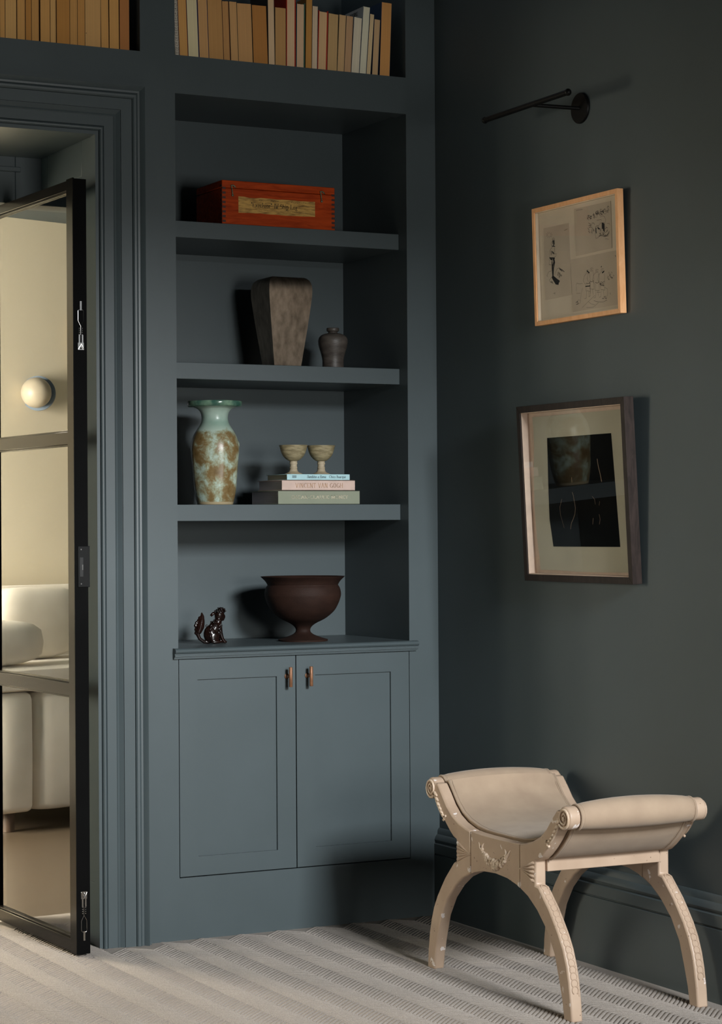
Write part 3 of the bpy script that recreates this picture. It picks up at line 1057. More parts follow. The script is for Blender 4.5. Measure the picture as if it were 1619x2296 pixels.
lt.build('lettering', flat('navy_print', (.02, .035, .06), .5), c3, fix=False)

# two goblets
GOB = noisy('ochre_stoneware_glaze', (.22, .18, .095), (.40, .335, .20), 40, (1, 1, 4), .5, .3, 200, detail=6)
GSTEM = noisy('sandy_stoneware', (.38, .305, .20), (.52, .43, .30), 40, (1, 1, 4), .6, .3, 200)
for gx, lb_, tw in ((-.4657, 'left one of two small stoneware goblets on the stacked books', 0.0), (-.3637, 'right one of two small stoneware goblets on the stacked books', 1.0)):
    zg = zs + .0998
    go = thing('goblet', (gx, .140, zg), lb_, 'goblet', 'pair of stoneware goblets')
    t = MB()
    t.lathe([(.0295, 0), (.0300, .0015), (.0265, .0035), (.0190, .0065), (.0145, .0105), (.0128, .016), (.0120, .0195), (.0140, .0215), (.0124, .0240), (.0115, .029), (.0118, .0330), (.0138, .0352), (.0130, .0385), (.0118, .0420), (.0132, .0440)], (gx, .140, zg), 32)
    t.build('stem', GSTEM, go, smooth=60)
    t = MB()
    t.lathe([(.012, .0438), (.0185, .0462), (.0265, .0520), (.0345, .0610), (.0395, .0705), (.0428, .0810), (.0450, .0900), (.0470, .0945), (.0474, .0962), (.0462, .0963), (.0440, .0920), (.0405, .0790), (.0350, .0650), (.0240, .0530), (.010, .0490)], (gx, .140, zg), 40)
    t.build('bowl', GOB, go, smooth=60)

# footed bowl on the worktop
zs = .917
RUST = noisy('matt_rust_brown', (.017, .0075, .005), (.030, .0135, .009), 9, (1, 1, 2.5), .68, .35, 240, detail=6, spec=.2)
bo = thing('footed_bowl', (-.4160, .178, zs), 'large rust brown footed bowl with flared rim on the worktop', 'bowl')
t = MB()
k = 1 / 2.791 / 693
pr = [(158, 548), (160, 543), (125, 533), (75, 514), (54, 500), (47, 487), (49, 472), (62, 455), (90, 436), (145, 408), (200, 362), (230, 310), (244, 268), (246, 250), (243, 228), (236, 207), (228, 195), (229, 188), (243, 166), (269, 141), (270, 138)]
prof = [(r * k, (553 - y) * k) for r, y in pr]
prof[0] = (prof[0][0], 0.0)
prof += [(262 * k, (553 - 140) * k), (232 * k, (553 - 168) * k), (219 * k, (553 - 192) * k), (232 * k, (553 - 250) * k), (215 * k, (553 - 320) * k), (120 * k, (553 - 410) * k), (20 * k, (553 - 430) * k)]
t.lathe(prof[:3] + smooth_profile(prof[2:21])[1:] + prof[21:], (-.4160, .178, zs), 80)
t.build('bowl_body', RUST, bo, smooth=60)

# little seated guardian lion of dark lacquered bronze
LACQ = noisy('dark_lacquer', (.005, .0026, .002), (.014, .005, .0035), 40, rough=.16, spec=.6, bump=.15, bscale=90)
lo = Vector((-.738, .190, zs))
li = thing('lion_figurine', tuple(lo), 'small glossy dark lacquered guardian lion figurine with upright tail on the worktop', 'figurine')
S = .0142 / 100          # crop pixels to metres


def L(px, py, dy=0.0):
    return lo + Vector(((px - 640) * S, dy, (1185 - py) * S))


t = MB()


def blob(px, py, rx, rz, ry=None, dy=0.0, tilt=0.0, n=14):
    R = Matrix.Rotation(math.radians(tilt), 3, 'Y')
    t.ball(L(px, py, dy), (rx * S, (ry if ry else rx) * S, rz * S), n, 9, R)


blob(600, 960, 180, 215, 150)                 # haunches
blob(690, 860, 170, 230, 135, 0, 22)          # trunk
blob(770, 700, 95, 140, 95, 0, 12)            # neck
blob(810, 540, 115, 130, 95)                  # head
blob(850, 430, 95, 80, 85)                    # brow
blob(905, 570, 55, 70, 60)                    # muzzle
blob(890, 635, 45, 35, 50)                    # jaw
blob(905, 470, 40, 30, 60)                    # nose
for sd in (-1, 1):
    blob(640, 1020, 130, 130, 55, sd * .016, 10)     # thigh
    blob(690, 1140, 150, 42, 45, sd * .019)          # hind foot
    t.tube([L(790, 800, sd * .009), L(810, 950, sd * .011), L(850, 1070, sd * .011), L(900, 1140, sd * .011)], [62 * S, 50 * S, 42 * S, 38 * S], 10)
    blob(915, 1150, 55, 33, 40, sd * .011)           # forepaw
    blob(850, 440, 26, 26, 26, sd * .011)            # eye bulge
t.tube([L(560, 1150), L(430, 1140), L(320, 1060), L(270, 960), L(280, 860)], [45 * S, 42 * S, 42 * S, 48 * S, 60 * S], 10)
t.tube([L(280, 930), L(330, 780), L(370, 640), L(385, 540), L(372, 460)], [70 * S, 105 * S, 75 * S, 45 * S, 12 * S], 10)
for q in ((240, 700), (215, 760), (225, 850), (225, 930), (290, 650), (320, 590)):
    blob(q[0], q[1], 38, 42, 34)
bod = t.build('body', LACQ, li, smooth=180)
rm = bod.modifiers.new('remesh', 'REMESH')
rm.mode = 'VOXEL'
rm.voxel_size = .0016
rm.use_smooth_shade = True
sm = bod.modifiers.new('smooth', 'SMOOTH')
sm.factor = .5
sm.iterations = 2
t = MB()
rr = random.Random(11)
for px, py in ((820, 380), (870, 375), (910, 400), (780, 420), (740, 440), (930, 440), (760, 520), (750, 600), (720, 650), (830, 400), (790, 660), (690, 700), (640, 690)):
    for sd in (-1, 1):
        t.ball(L(px, py, sd * .0105), 24 * S, 8, 6)
for px, py in ((560, 780), (540, 860), (530, 940), (545, 1020), (600, 1090), (610, 1140), (750, 1140), (800, 1130), (760, 860), (770, 790), (800, 760), (750, 940)):
    for sd in (-1, 1):
        t.tube([L(px + 26 * cos(a), py + 26 * sin(a), sd * .0205) for a in [i * PI / 4 for i in range(8)]], 9 * S, 6)
t.tube([L(700, 480), L(650, 500), L(600, 545)], [34 * S, 38 * S, 30 * S], 8)
t.build('curl', LACQ, li, smooth=180)

# ================================================================== GLASS DOOR
dth = math.radians(2.39)
door = bpy.data.objects.new('door_1', None)
door.location = (-1.3173, -.101, 0)
door.rotation_euler = (0, 0, dth)
COL.objects.link(door)
door['kind'] = 'structure'
door['label'] = 'black metal framed glass door folded back against the right reveal'
DW, DT, DH0, DH1 = .770, .044, .012, 2.356
st = MB()
st.box(.002, DT - .002, .003, .050, DH0, DH1)
for a, b_ in ((0, .0055), (DT - .0055, DT)):              # flanges of the leading edge
    st.box(a, b_, 0, .0499, DH0 - (.004 if a == 0 else 0), DH1 + (.002 if a == 0 else -.002))
stl = st.build('stile', DOORFACE, door, bevel=.0012, local=True)
st = MB()
st.box(.0058, DT - .0058, .0012, .0029, DH0, DH1 - .002)
st.build('edge_channel', DOOREDGE, stl, local=True)
st = MB()
st.box(.0001, DT - .0001, -.0012, -.0002, DH0 - .003, DH1 - .001)
st.build('edge_seal', DOOREDGE, stl, local=True)
s2 = MB(); s2.box(0, DT, DW - .05, DW, DH0, DH1); s2.build('stile', DOORFACE, door, bevel=.0012, local=True)
for z0, z1 in ((DH1 - .032, DH1 - .002), (DH0, DH0 + .038)):
    s2 = MB(); s2.box(.001, DT - .001, .0501, DW - .0501, z0, z1); s2.build('rail', DOORFACE, door, bevel=.0012, local=True)
for z0, z1 in ((1.552, 1.590), (.786, .826)):
    s2 = MB(); s2.box(.004, DT - .004, .0501, DW - .0501, z0, z1); s2.build('muntin', DOORFACE, door, bevel=.001, local=True)
for z0, z1 in ((DH0 + .038, .786), (.826, 1.552), (1.590, DH1 - .032)):
    s2 = MB()
    s2.box(.019, .025, .0502, DW - .0502, z0, z1)
    s2.build('pane', GLASS, door, local=True)
    bd = MB()                                             # glazing bead
    for a, b_, c_, d_ in ((.0502, .055, z0, z1), (DW - .055, DW - .0502, z0, z1), (.055, DW - .055, z0, z0 + .005), (.055, DW - .055, z1 - .005, z1)):
        bd.box(.008, .0185, a, b_, c_, d_)
    bd.build('glazing_bead', DOORFACE, door, bevel=.0008, local=True)
# lock plate on the leading edge
lp = MB()
lp.box(.010, DT + .0045, -.0035, -.0002, 1.118, 1.242)
lk = lp.build('lock_plate', BLACKLAMP, door, bevel=.001, local=True)
lp = MB()
lp.box(.016, .027, -.0040, -.0034, 1.150, 1.208)
lp.build('lock_recess', flat('black_recess', (.002, .002, .002), .6), lk, local=True)
lp = MB()
lp.box(.023, .026, -.0052, -.0038, 1.170, 1.186)
for zz_ in (1.128, 1.232):
    lp.tube([(.020, -.0036, zz_), (.020, -.0048, zz_)], .0022, 8)
lp.build('lock_bolt', STEEL, lk, local=True)


def flush_bolt(zc, sgn):
    """wire bail, pin and cast block; sgn +1 has the block at the top"""
    y = -.0015
    Z = lambda d: zc + sgn * d
    root = MB()
    root.box(.014, .033, y - .002, .004, min(Z(.030), Z(.052)), max(Z(.030), Z(.052)))
    root.box(.016, .021, y - .003, .004, min(Z(.006), Z(.032)), max(Z(.006), Z(.032)))
    root.box(.026, .031, y - .003, .004, min(Z(.006), Z(.032)), max(Z(.006), Z(.032)))
    root.tube([(.0145, y - .003, Z(.050)), (.0235, y - .0045, Z(.034)), (.0325, y - .003, Z(.050))], .0016, 6)
    root.ball((.0235, y - .003, Z(.047)), .0028, 8, 6)
    for i in range(4):
        root.ball((.019, y - .002, Z(.004 - .006 * i)), .0022, 6, 5)
        root.ball((.028, y - .002, Z(.004 - .006 * i)), .0022, 6, 5)
    b = root.build('flush_bolt', STEEL, door, smooth=40, local=True)
    b['label'] = 'polished steel flush bolt with wire bail'
    wr = MB()
    wr.tube([(.0235, y - .001, Z(.006)), (.0235, y - .001, Z(-.020)), (.0150, y - .001, Z(-.036)), (.0150, y - .001, Z(-.066)), (.0175, y - .001, Z(-.070)), (.0300, y - .001, Z(-.070)), (.0325, y - .001, Z(-.066)), (.0325, y - .001, Z(-.036)), (.0235, y - .001, Z(-.020))], .0007, 6)
    wr.box(.0205, .0265, y - .003, y + .001, min(Z(-.068), Z(-.096)), max(Z(-.068), Z(-.096)))
    wr.build('wire_bail', STEEL, b, smooth=40, local=True)


flush_bolt(1.888, -1)
flush_bolt(.146, 1)

# ================================================================== ADJOINING ROOM (seen reflected in the glass)
CP = Vector((1.499, -6.201, 0))
E1 = Vector((-.977, .214, 0))
E2 = Vector((.214, .977, 0))
BW, BS = 8.7, 7.7


def A(a, b, z):
    return CP + E1 * a + E2 * b + Vector((0, 0, z))


fm = MB()
q = [A(1.9, BW, 0), A(11.2, BW, 0), A(11.2, BW + .1, 0), A(1.9, BW + .1, 0)]
fm.prism([(p.x, p.y) for p in q], 0, 2.80, lambda p, q_, a: (p, q_, a))
structure(fm.build('wall_far', CREAMWALL))
fm = MB(); fm.box(1.3, 1.42, .5, 5.2, 0, 2.8); structure(fm.build('wall_adjoining_right', CREAMWALL))
fm = MB(); fm.box(-6.6, -6.5, .5, 5.2, 0, 2.8); structure(fm.build('wall_adjoining_left', CREAMWALL))
fm = MB(); fm.box(.12, 1.3, .49, .60, 0, 2.8); fm.box(RX + .06, .0, .49, .60, 0, 2.8); fm.box(-6.5, DXL, .5, .6, 0, 2.8)
structure(fm.build('wall_adjoining_near', PAINT))
fm = MB(); fm.box(-6.5, 1.3, .62, 5.2, 2.785, 2.85); structure(fm.build('ceiling_adjoining', PAINT))
fm = MB(); fm.box(-6.5, 1.3, .62, 5.2, -.05, -.001)
PARQ = wood_mat('oak_floor', (.075, .055, .036), (.12, .09, .062), .35, (2, 14, 1))
structure(fm.build('floor_adjoining', PARQ))


def pillow(a0, a1, b0, b1, z0, z1, e=.45, n=14, lean=0.0, sag=0.0):
    """soft rounded block in the sofa's own axes"""
    mb = MB()
    rs = []
    m_ = 10
    for i in range(m_ + 1):
        ph = -PI / 2 + PI * i / m_
        ring = []
        for k_ in range(n * 2):
            th = 2 * PI * k_ / (n * 2)
            sg = lambda v, p: math.copysign(abs(v) ** p, v)
            u = sg(cos(ph), e) * sg(cos(th), e)
            v = sg(cos(ph), e) * sg(sin(th), e)
            wv = sg(sin(ph), e)
            z = (z0 + z1) / 2 + wv * (z1 - z0) / 2
            ring.append(A((a0 + a1) / 2 + u * (a1 - a0) / 2 + lean * (z - z0), (b0 + b1) / 2 + v * (b1 - b0) / 2 + sag * (z - z0), z))
        rs.append(ring)
    mb.rings(rs)
    return mb


so = thing('sofa', tuple(A(5.9, BS + .45, 0)), 'oatmeal cloth sofa in the next room, mirrored in the glass door', 'sofa')
pillow(5.36, 5.573, BS, BS + .9, .08, .60, .12).build('base', SOFACLOTH, so, smooth=50)
pillow(5.578, 6.75, BS, BS + .9, .08, .60, .12).build('base', SOFACLOTH, so, smooth=50)
pillow(5.0, 6.75, BS - .01, BS + .9, .595, .705, .25).build('seat_cushion', SOFACLOTH, so, smooth=50)
pillow(5.0, 6.9, BS + .62, BS + .95, .60, 1.03, .35).build('backrest', SOFACLOTH, so, smooth=50)
FOOT = flat('dark_wood_foot', (.06, .035, .02))
for a_ in (5.5, 6.6):
    for b_ in (BS + .1, BS + .8):
        ft = MB()
        ft.tube([A(a_, b_, .0), A(a_, b_, .09)], .03, 10)
        ft.build('foot', FOOT, so, smooth=40)
tag(pillow(4.9, 5.70, BS + .02, BS + .30, .706, .905, .55, sag=.05).build('cushion', SOFACLOTH, None, smooth=60), 'long grey cushion at the front of the mirrored sofa', 'cushion')
tag(pillow(5.60, 6.10, BS + .36, BS + .58, .706, 1.03, .5, lean=.15).build('cushion', SOFACLOTH, None, smooth=60), 'upright cream cushion at the right of the mirrored sofa', 'cushion')

# globe sconce on the cream wall
a0 = 7.44 * BW / 10.2
BLUEGREY = flat('blue_grey_enamel', (.10, .14, .19), .4)
OPAL = flat('opal_glass', (.40, .35, .27), .35)
zc = 1.3 + (2.056 - 1.3) * BW / 10.2
sc = thing('wall_sconce', tuple(A(a0, BW, zc)), 'globe wall sconce on a blue grey disc, mirrored in the door glass', 'lamp')


AX = (E1 * -.72 + E2 * -.69).normalized()
BX = Vector((0, 0, 1)).cross(AX).normalized()
SB = A(a0, BW, zc)


def disc(r0, r1, d0, d1, n=32):
    mb = MB()
    mb.rings([[SB + AX * d + BX * (r * cos(2 * PI * k_ / n)) + Vector((0, 0, r * sin(2 * PI * k_ / n))) for k_ in range(n)] for r, d in ((r0, d0), (r1, d1))])
    return mb


disc(.048, .042, -.01, .052).build('mount', BLUEGREY, sc, smooth=40)
disc(.084, .084, .052, .066).build('disc', BLUEGREY, sc, smooth=40)
gb = MB(); gb.ball(SB + AX * .118, .073, 32, 20); gb.build('globe', OPAL, sc, smooth=80)
# woven hanging with a bowed edge on the same wall
hg = MB()
k = BW / 10.2
edge = [(7.655, 2.49), (7.665, 2.30), (7.675, 2.05), (7.690, 1.80), (7.705, 1.62), (7.715, 1.553)]
poly = [(a * k, 1.3 + (z - 1.3) * k) for a, z in edge] + [(8.2 * k, 1.3 + (1.56 - 1.3) * k), (8.2 * k, 1.3 + (2.49 - 1.3) * k)]
hg.prism(poly, BW - .03, BW - .002, lambda p, q_, a: tuple(A(p, a, q_)))
tag(hg.build('wall_hanging', weave('tan_woven_cloth', (.30, .22, .13), (.40, .30, .19)), None), 'tan woven wall hanging with bowed edge, mirrored behind the door stile', 'hanging')

# ================================================================== RIGHT WALL
# picture lamp
lamp = thing('picture_lamp', (0, -.888, 2.5395), 'slim black picture lamp with angled bar on the right wall', 'lamp')
t = MB()
n_ = 40
t.rings([[(xx, -.888 + r * cos(2 * PI * i / n_), 2.5395 + r * sin(2 * PI * i / n_)) for i in range(n_)] for r, xx in ((.046, -.0005), (.046, -.006), (.044, -.0085), (.001, -.0088))])
t.build('wall_disc', BLACKLAMP, lamp, smooth=40)
t = MB(); t.tube([(-.008, -.888, 2.5385), (-.08, -.874, 2.540), (-.150, -.860, 2.5415)], .0058, 12); t.build('arm', BLACKLAMP, lamp, smooth=60)
t = MB()
t.tube([(-.150, -1.046, 2.5465), (-.150, -.580, 2.5435)], .0085, 14)
for e_, z_ in ((-1.048, 2.5465), (-.578, 2.5435)):
    t.ball((-.150, e_, z_), .0105, 14, 10)
t.build('light_bar', BLACKLAMP, lamp, smooth=60)


def picture(name, yl, yr, zb, h, lean, th, label, frame_mat, face, inner_mat, paper_mat, depth_paper, pane):
    """a framed picture leaning forward off the right wall; local u = from left (far) end, v = up, n = out from the wall"""
    root = thing(name, (-.001, (yl + yr) / 2, zb), label, 'picture')
    U, V_, Nn = Vector((0, -1, 0)), Vector((-sin(lean), 0, cos(lean))), Vector((-cos(lean), 0, -sin(lean)))
    W = yl - yr
    o = Vector((0, yl - (yl + yr) / 2, 0))
    P = lambda u, v, n: tuple(o + U * u + V_ * v + Nn * n)

    def bar(poly, n0, n1, nm, mat, bev=.0008, par=root):
        b = MB()
        b.prism(poly, n0, n1, lambda p, q, a: P(p, q, a))
        return b.build(nm, mat, par, bevel=bev, local=True)
    f = face
    for poly in ([(0, 0), (f, f), (f, h - f), (0, h)], [(W, 0), (W, h), (W - f, h - f), (W - f, f)], [(0, 0), (W, 0), (W - f, f), (f, f)], [(0, h), (f, h - f), (W - f, h - f), (W, h)]):
        bar(poly, .002, th, 'frame_rail', frame_mat)
    dp = th - depth_paper
    # inner lining strips between glass and paper
    for poly in ([(f, f), (f + .0025, f), (f + .0025, h - f), (f, h - f)], [(W - f - .0025, f), (W - f, f), (W - f, h - f), (W - f - .0025, h - f)], [(f, f), (W - f, f), (W - f, f + .0025), (f, f + .0025)], [(f, h - f - .0025), (W - f, h - f - .0025), (W - f, h - f), (f, h - f)]):
        bar(poly, dp, th - .004, 'lining', inner_mat, 0)
    bar([(f, f), (W - f, f), (W - f, h - f), (f, h - f)], dp - .003, dp, 'backing', paper_mat, 0)
    g = MB()
    g.prism([(f, f), (W - f, f), (W - f, h - f), (f, h - f)], th - .0045, th - .003, lambda p, q, a: P(p, q, a))
    g.build('glazing', pane, root, local=True)
    return root, P, bar, W, dp


OAK = wood_mat('pale_oak_frame', (.80, .385, .16), (.92, .50, .24), .5, (8, 8, 3))
MOUNT = noisy('cream_mount_board', (.64, .545, .42), (.70, .60, .47), 6, rough=.9)
PAPER = noisy('aged_print_paper', (.49, .405, .31), (.59, .495, .385), 5, rough=.9, detail=6)
LINING = flat('pale_maple_lining', (.72, .60, .45), .7)
p1, P, bar, W, dp = picture('framed_prints', -.6578, -1.1235, 1.9077, .3592, .0263, .0231, 'pale oak framed picture with three small ink prints on the right wall', OAK, .013, LINING, MOUNT, .014, PICGLASS)
H = .3592
# image crop (1180,410)-(1420,740) at 6.746: picture corners TL(85,405) TR(1375,85) BR(1430,1965) BL(135,2165)


def hom(src, dst):
    import numpy as np
    Aq, bq = [], []
    for (x_, y_), (u_, v_) in zip(src, dst):
        Aq += [[x_, y_, 1, 0, 0, 0, -u_ * x_, -u_ * y_], [0, 0, 0, x_, y_, 1, -v_ * x_, -v_ * y_]]
        bq += [u_, v_]
    s = np.linalg.solve(np.array(Aq, float), np.array(bq, float))
    return lambda x_, y_: ((s[0] * x_ + s[1] * y_ + s[2]) / (s[6] * x_ + s[7] * y_ + 1), (s[3] * x_ + s[4] * y_ + s[5]) / (s[6] * x_ + s[7] * y_ + 1))


h1 = hom([(85, 405), (1375, 85), (1430, 1965), (135, 2165)], [(0, H), (W, H), (W, 0), (0, 0)])
prs = []
for nm, quad in (('tall', [(215, 690), (590, 610), (635, 1690), (240, 1770)]), ('upper', [(670, 400), (1222, 275), (1245, 985), (700, 1110)]), ('lower', [(625, 1160), (1368, 1005), (1385, 1830), (650, 1950)])):
    poly = [h1(*c_) for c_ in quad][::-1]
    prs.append(bar(poly, dp + .0002, dp + .0012, 'print', PAPER, 0))


def sketch(strokes, wd, par, n_):
    mb = MB()
    for s in strokes:
        k_ = 1.0
        if isinstance(s, tuple):
            s, k_ = s
        mb.ribbon([h1(*c_) for c_ in s], wd * k_, lambda p, q: P(p, q, n_))
    o_ = mb.build('ink_drawing', PAPERINK, par, fix=False, local=True)
    return o_


def oval(cx_, cy_, rx, ry, n=12, a0=0, a1=360):
    return arc(cx_, cy_, rx, ry, a0, a1, n)


rs_ = random.Random(21)
# standing figure on a rock, tall hat, drawn with loose pen lines
st1 = [oval(362, 850, 17, 14), ([(352, 870), (350, 920)], 3.5), ([(372, 870), (376, 930)], 4.5), ([(362, 880), (364, 960)], 5), oval(358, 920, 30, 38, 12, 60, 300), ([(340, 960), (385, 962)], 3), [(345, 975), (318, 1005), (303, 1060), (300, 1120), (310, 1150), (345, 1170)],
       [(375, 975), (382, 1030), (378, 1080)], ([(330, 1030), (328, 1090)], 3), ([(345, 1040), (358, 1075), (352, 1040)], 3.5), ([(360, 1050), (372, 1075)], 3), [(378, 1080), (405, 1070), (400, 1110), (370, 1125)], ([(305, 1135), (380, 1140)], 5), ([(318, 1150), (345, 1165)], 6),
       ([(355, 1135), (370, 1190), (350, 1260), (347, 1330)], 6.5), ([(370, 1150), (380, 1205), (362, 1290), (358, 1400)], 6), ([(340, 1190), (343, 1300), (352, 1400)], 6), [(298, 1155), (296, 1235), (330, 1240)],
       ([(345, 1420), (395, 1490), (435, 1520)], 10), ([(355, 1415), (420, 1470), (450, 1490)], 8), ([(350, 1440), (400, 1520), (435, 1525)], 8), [(330, 1330), (290, 1345), (262, 1405), (275, 1415)], [(330, 1430), (300, 1470), (315, 1500), (360, 1520)], [(380, 1395), (395, 1345), (418, 1300), (450, 1285)], ([(450, 1290), (500, 1320), (525, 1345)], 2.5), ([(455, 1305), (495, 1335)], 2.5)]
for i in range(9):
    a = i * PI * 2 / 9
    st1.append([(298 + 22 * cos(a), 790 + 22 * sin(a)), (298 + 48 * cos(a), 790 + 48 * sin(a))])
for q_ in ((435, 1360), (455, 1370), (430, 1390), (460, 1395), (480, 1400), (450, 1420), (330, 1495), (345, 1505)):
    st1.append((oval(q_[0], q_[1], 8, 11, 7), 1.4))
st1 += [([(525, 722), (572, 700)], 1.3), [(360, 1675), (395, 1660)], [(375, 1655), (385, 1690)]]
sketch(st1, .00080, prs[0], dp + .0014)
# crowded leafy scene
st2 = []
for i in range(46):
    t_ = rs_.random()
    cx_, cy_ = 870 + 335 * t_, 530 - 130 * t_ + rs_.uniform(-35, 35)
    st2.append((oval(cx_, cy_, rs_.uniform(8, 20), rs_.uniform(10, 26), 8, rs_.uniform(0, 180), rs_.uniform(200, 360)), rs_.uniform(.8, 1.9)))
for i in range(34):
    cx_, cy_ = rs_.uniform(870, 1205), rs_.uniform(600, 800)
    if cx_ > 980 and cx_ < 1080 and cy_ < 640:
        continue
    a = rs_.uniform(-1, 2.2)
    l_ = rs_.uniform(18, 46)
    st2.append(([(cx_, cy_), (cx_ + l_ * cos(a), cy_ + l_ * sin(a)), (cx_ + l_ * cos(a + .5) * 1.4, cy_ + l_ * sin(a + .5) * 1.4)], rs_.uniform(.8, 1.8)))
st2 += [([(1098, 610), (1100, 690)], 8), ([(1112, 615), (1118, 720)], 8), ([(1126, 625), (1128, 735)], 6), ([(1000, 690), (1005, 760)], 6), ([(1030, 680), (1055, 700)], 6), [(1070, 520), (1095, 500), (1130, 510), (1150, 560), (1140, 610), (1090, 605)], [(1085, 600), (1045, 640), (1025, 680)],
        ([(1205, 730), (1170, 790), (1120, 800), (1105, 760)], 2), ([(1205, 755), (1160, 810), (1115, 810)], 2), [(990, 770), (1000, 840), (1045, 825)], [(1060, 760), (1100, 800)], [(1015, 570), (1080, 555), (1085, 575)]]
st2 += [[(1140, 850), (1160, 848), (1195, 852)], [(705, 425), (730, 415), (800, 405)]]
sketch(st2, .00075, prs[1], dp + .0014)
# four robed figures on a slight mound
st3 = []
for fx, fy, hh_ in ((880, 1340, 0), (938, 1310, 0), (1018, 1330, 0), (1100, 1320, 0)):
    st3 += [oval(fx, fy, 22, 26, 12, 20, 340), [(fx - 20, fy + 25), (fx - 55, fy + 70), (fx - 70, fy + 140), (fx - 45, fy + 190)], [(fx + 20, fy + 28), (fx + 34, fy + 100), (fx + 30, fy + 190)], [(fx - 30, fy + 180), (fx - 28, fy + 290), (fx + 35, fy + 300), (fx + 32, fy + 180)], ([(fx - 25, fy + 175), (fx + 5, fy + 185), (fx + 30, fy + 165)], 1.8)]
    st3 += [[(fx - 18, fy + 300), (fx - 22, fy + 400), (fx - 50, fy + 410)], [(fx + 12, fy + 300), (fx + 22, fy + 380)], [(fx - 6, fy + 8), (fx + 8, fy + 10)], ([(fx - 8, fy - 6), (fx + 2, fy - 4)], 1.6)]
st3 += [([(868, 1330), (900, 1360)], 7), ([(1098, 1360), (1125, 1335)], 7), ([(845, 1565), (912, 1558)], 5), [(915, 1500), (915, 1670)], [(700, 1550), (715, 1515), (760, 1530), (800, 1520)], [(705, 1560), (710, 1640)], [(800, 1590), (785, 1650), (765, 1790)], ([(700, 1810), (725, 1790), (735, 1830), (705, 1835)], 3), oval(745, 1795, 24, 28), [(705, 1668), (770, 1670)], [(1015, 1655), (1070, 1655)],
        ([(970, 1780), (1040, 1800), (1110, 1800), (1172, 1770)], 1.4), [(885, 1790), (930, 1830), (985, 1842)], [(790, 1890), (890, 1790), (985, 1700)], [(860, 1885), (960, 1880), (1040, 1810)], [(1130, 1580), (1175, 1600), (1180, 1680), (1150, 1770)], ([(1085, 1262), (1080, 1275)], 5), ([(1295, 1098), (1298, 1112)], 4), ([(1215, 1660), (1225, 1685)], 1.6)]
for i in range(16):
    cx_, cy_ = rs_.uniform(1180, 1275), rs_.uniform(1350, 1480)
    st3.append((oval(cx_, cy_, 7, 10, 7, 0, 250), 1.2))
for i in range(12):
    cx_, cy_ = rs_.uniform(1065, 1150), rs_.uniform(1515, 1555)
    st3.append((oval(cx_, cy_, 8, 10, 7, 0, 250), 1.4))
for i in range(7):
    cx_, cy_ = rs_.uniform(1085, 1150), rs_.uniform(1715, 1750)
    st3.append(([(cx_, cy_), (cx_ + 18, cy_ + rs_.uniform(-6, 8))], 2))
sketch(st3, .00058, prs[2], dp + .0014)

# lower picture, black box frame
EBONY = wood_mat('worn_black_wood', (.009, .006, .005), (.030, .020, .017), .5, (10, 10, 2), .2)
GREYMT = noisy('grey_green_print_paper', (.42, .395, .30), (.46, .435, .335), 5, rough=.85)
PINKL = flat('pale_pink_lining', (.60, .46, .36), .7)
p2, P, bar, W, dp = picture('framed_photograph', -.6065, -1.1925, 1.1275, .5362, .0504, .0348, 'black box framed dark print with wide pale margin low on the right wall', EBONY, .020, PINKL, PINKL, .026, PICGLASS2)
H = .5362
h1 = hom([(165, 245), (1258, 128), (1345, 2025), (262, 1995)], [(0, H), (W, H), (W, 0), (0, 0)])
# the sheet stands a little off its backing, deckled along the left edge
rr = random.Random(4)
sheet = MB()
left = [(272, 352), (284, 470), (292, 640), (290, 800), (292, 1000), (300, 1250), (312, 1420), (330, 1600), (352, 1760), (362, 1890)]
bot = [(520, 1893), (700, 1905), (900, 1912), (1100, 1912), (1292, 1912)]
pl_ = [h1(*c_) for c_ in left + bot]
pl_ += [(W - .0226, pl_[-1][1]), (W - .0226, h1(1215, 255)[1]), h1(1215, 255), h1(600, 320)]
sheet.prism(pl_, dp + .0045, dp + .0052, lambda p, q, a: P(p, q, a))
shp = sheet.build('print_sheet', GREYMT, p2, local=True)
img = bar([h1(*c_) for c_ in ((492, 1658), (1160, 1656), (1110, 1010), (1070, 506), (424, 562), (440, 1090), (452, 1380))], dp + .0053, dp + .0056, 'printed_image', noisy('near_black_print', (.003, .003, .003), (.006, .006, .0055), 8, rough=.8, spec=.03), 0)
cu = MB()
for s_, wd_ in (([(672, 960), (676, 1010)], .0014), ([(680, 1110), (692, 1150), (700, 1200), (712, 1270), (706, 1330), (690, 1380), (672, 1420), (664, 1480)], .0015), ([(575, 1180), (556, 1260), (560, 1330), (580, 1400), (600, 1470)], .0009), ([(930, 770), (942, 850), (962, 930), (975, 1000)], .0022), ([(880, 1150), (905, 1180), (912, 1230)], .0010), ([(955, 1200), (950, 1240)], .0010), ([(890, 1370), (886, 1430)], .0014), ([(950, 1330), (960, 1380), (952, 1430)], .0013)):
    cu.ribbon([h1(*c_) for c_ in s_], wd_, lambda p, q: P(p, q, dp + .0058))
cu.build('printed_highlight', flat('dim_gold_print', (.30, .20, .12), .6), p2, fix=False, local=True)

# ================================================================== STOOL
SM = Vector((-.474, -1.1545, 0))
stool = thing('curule_stool', tuple(SM), 'cream painted curule stool with scrolled arms and linen seat by the right wall', 'stool', None, math.radians(-2.022))


def ST(u, z, w_):
    return (w_, -u, z)


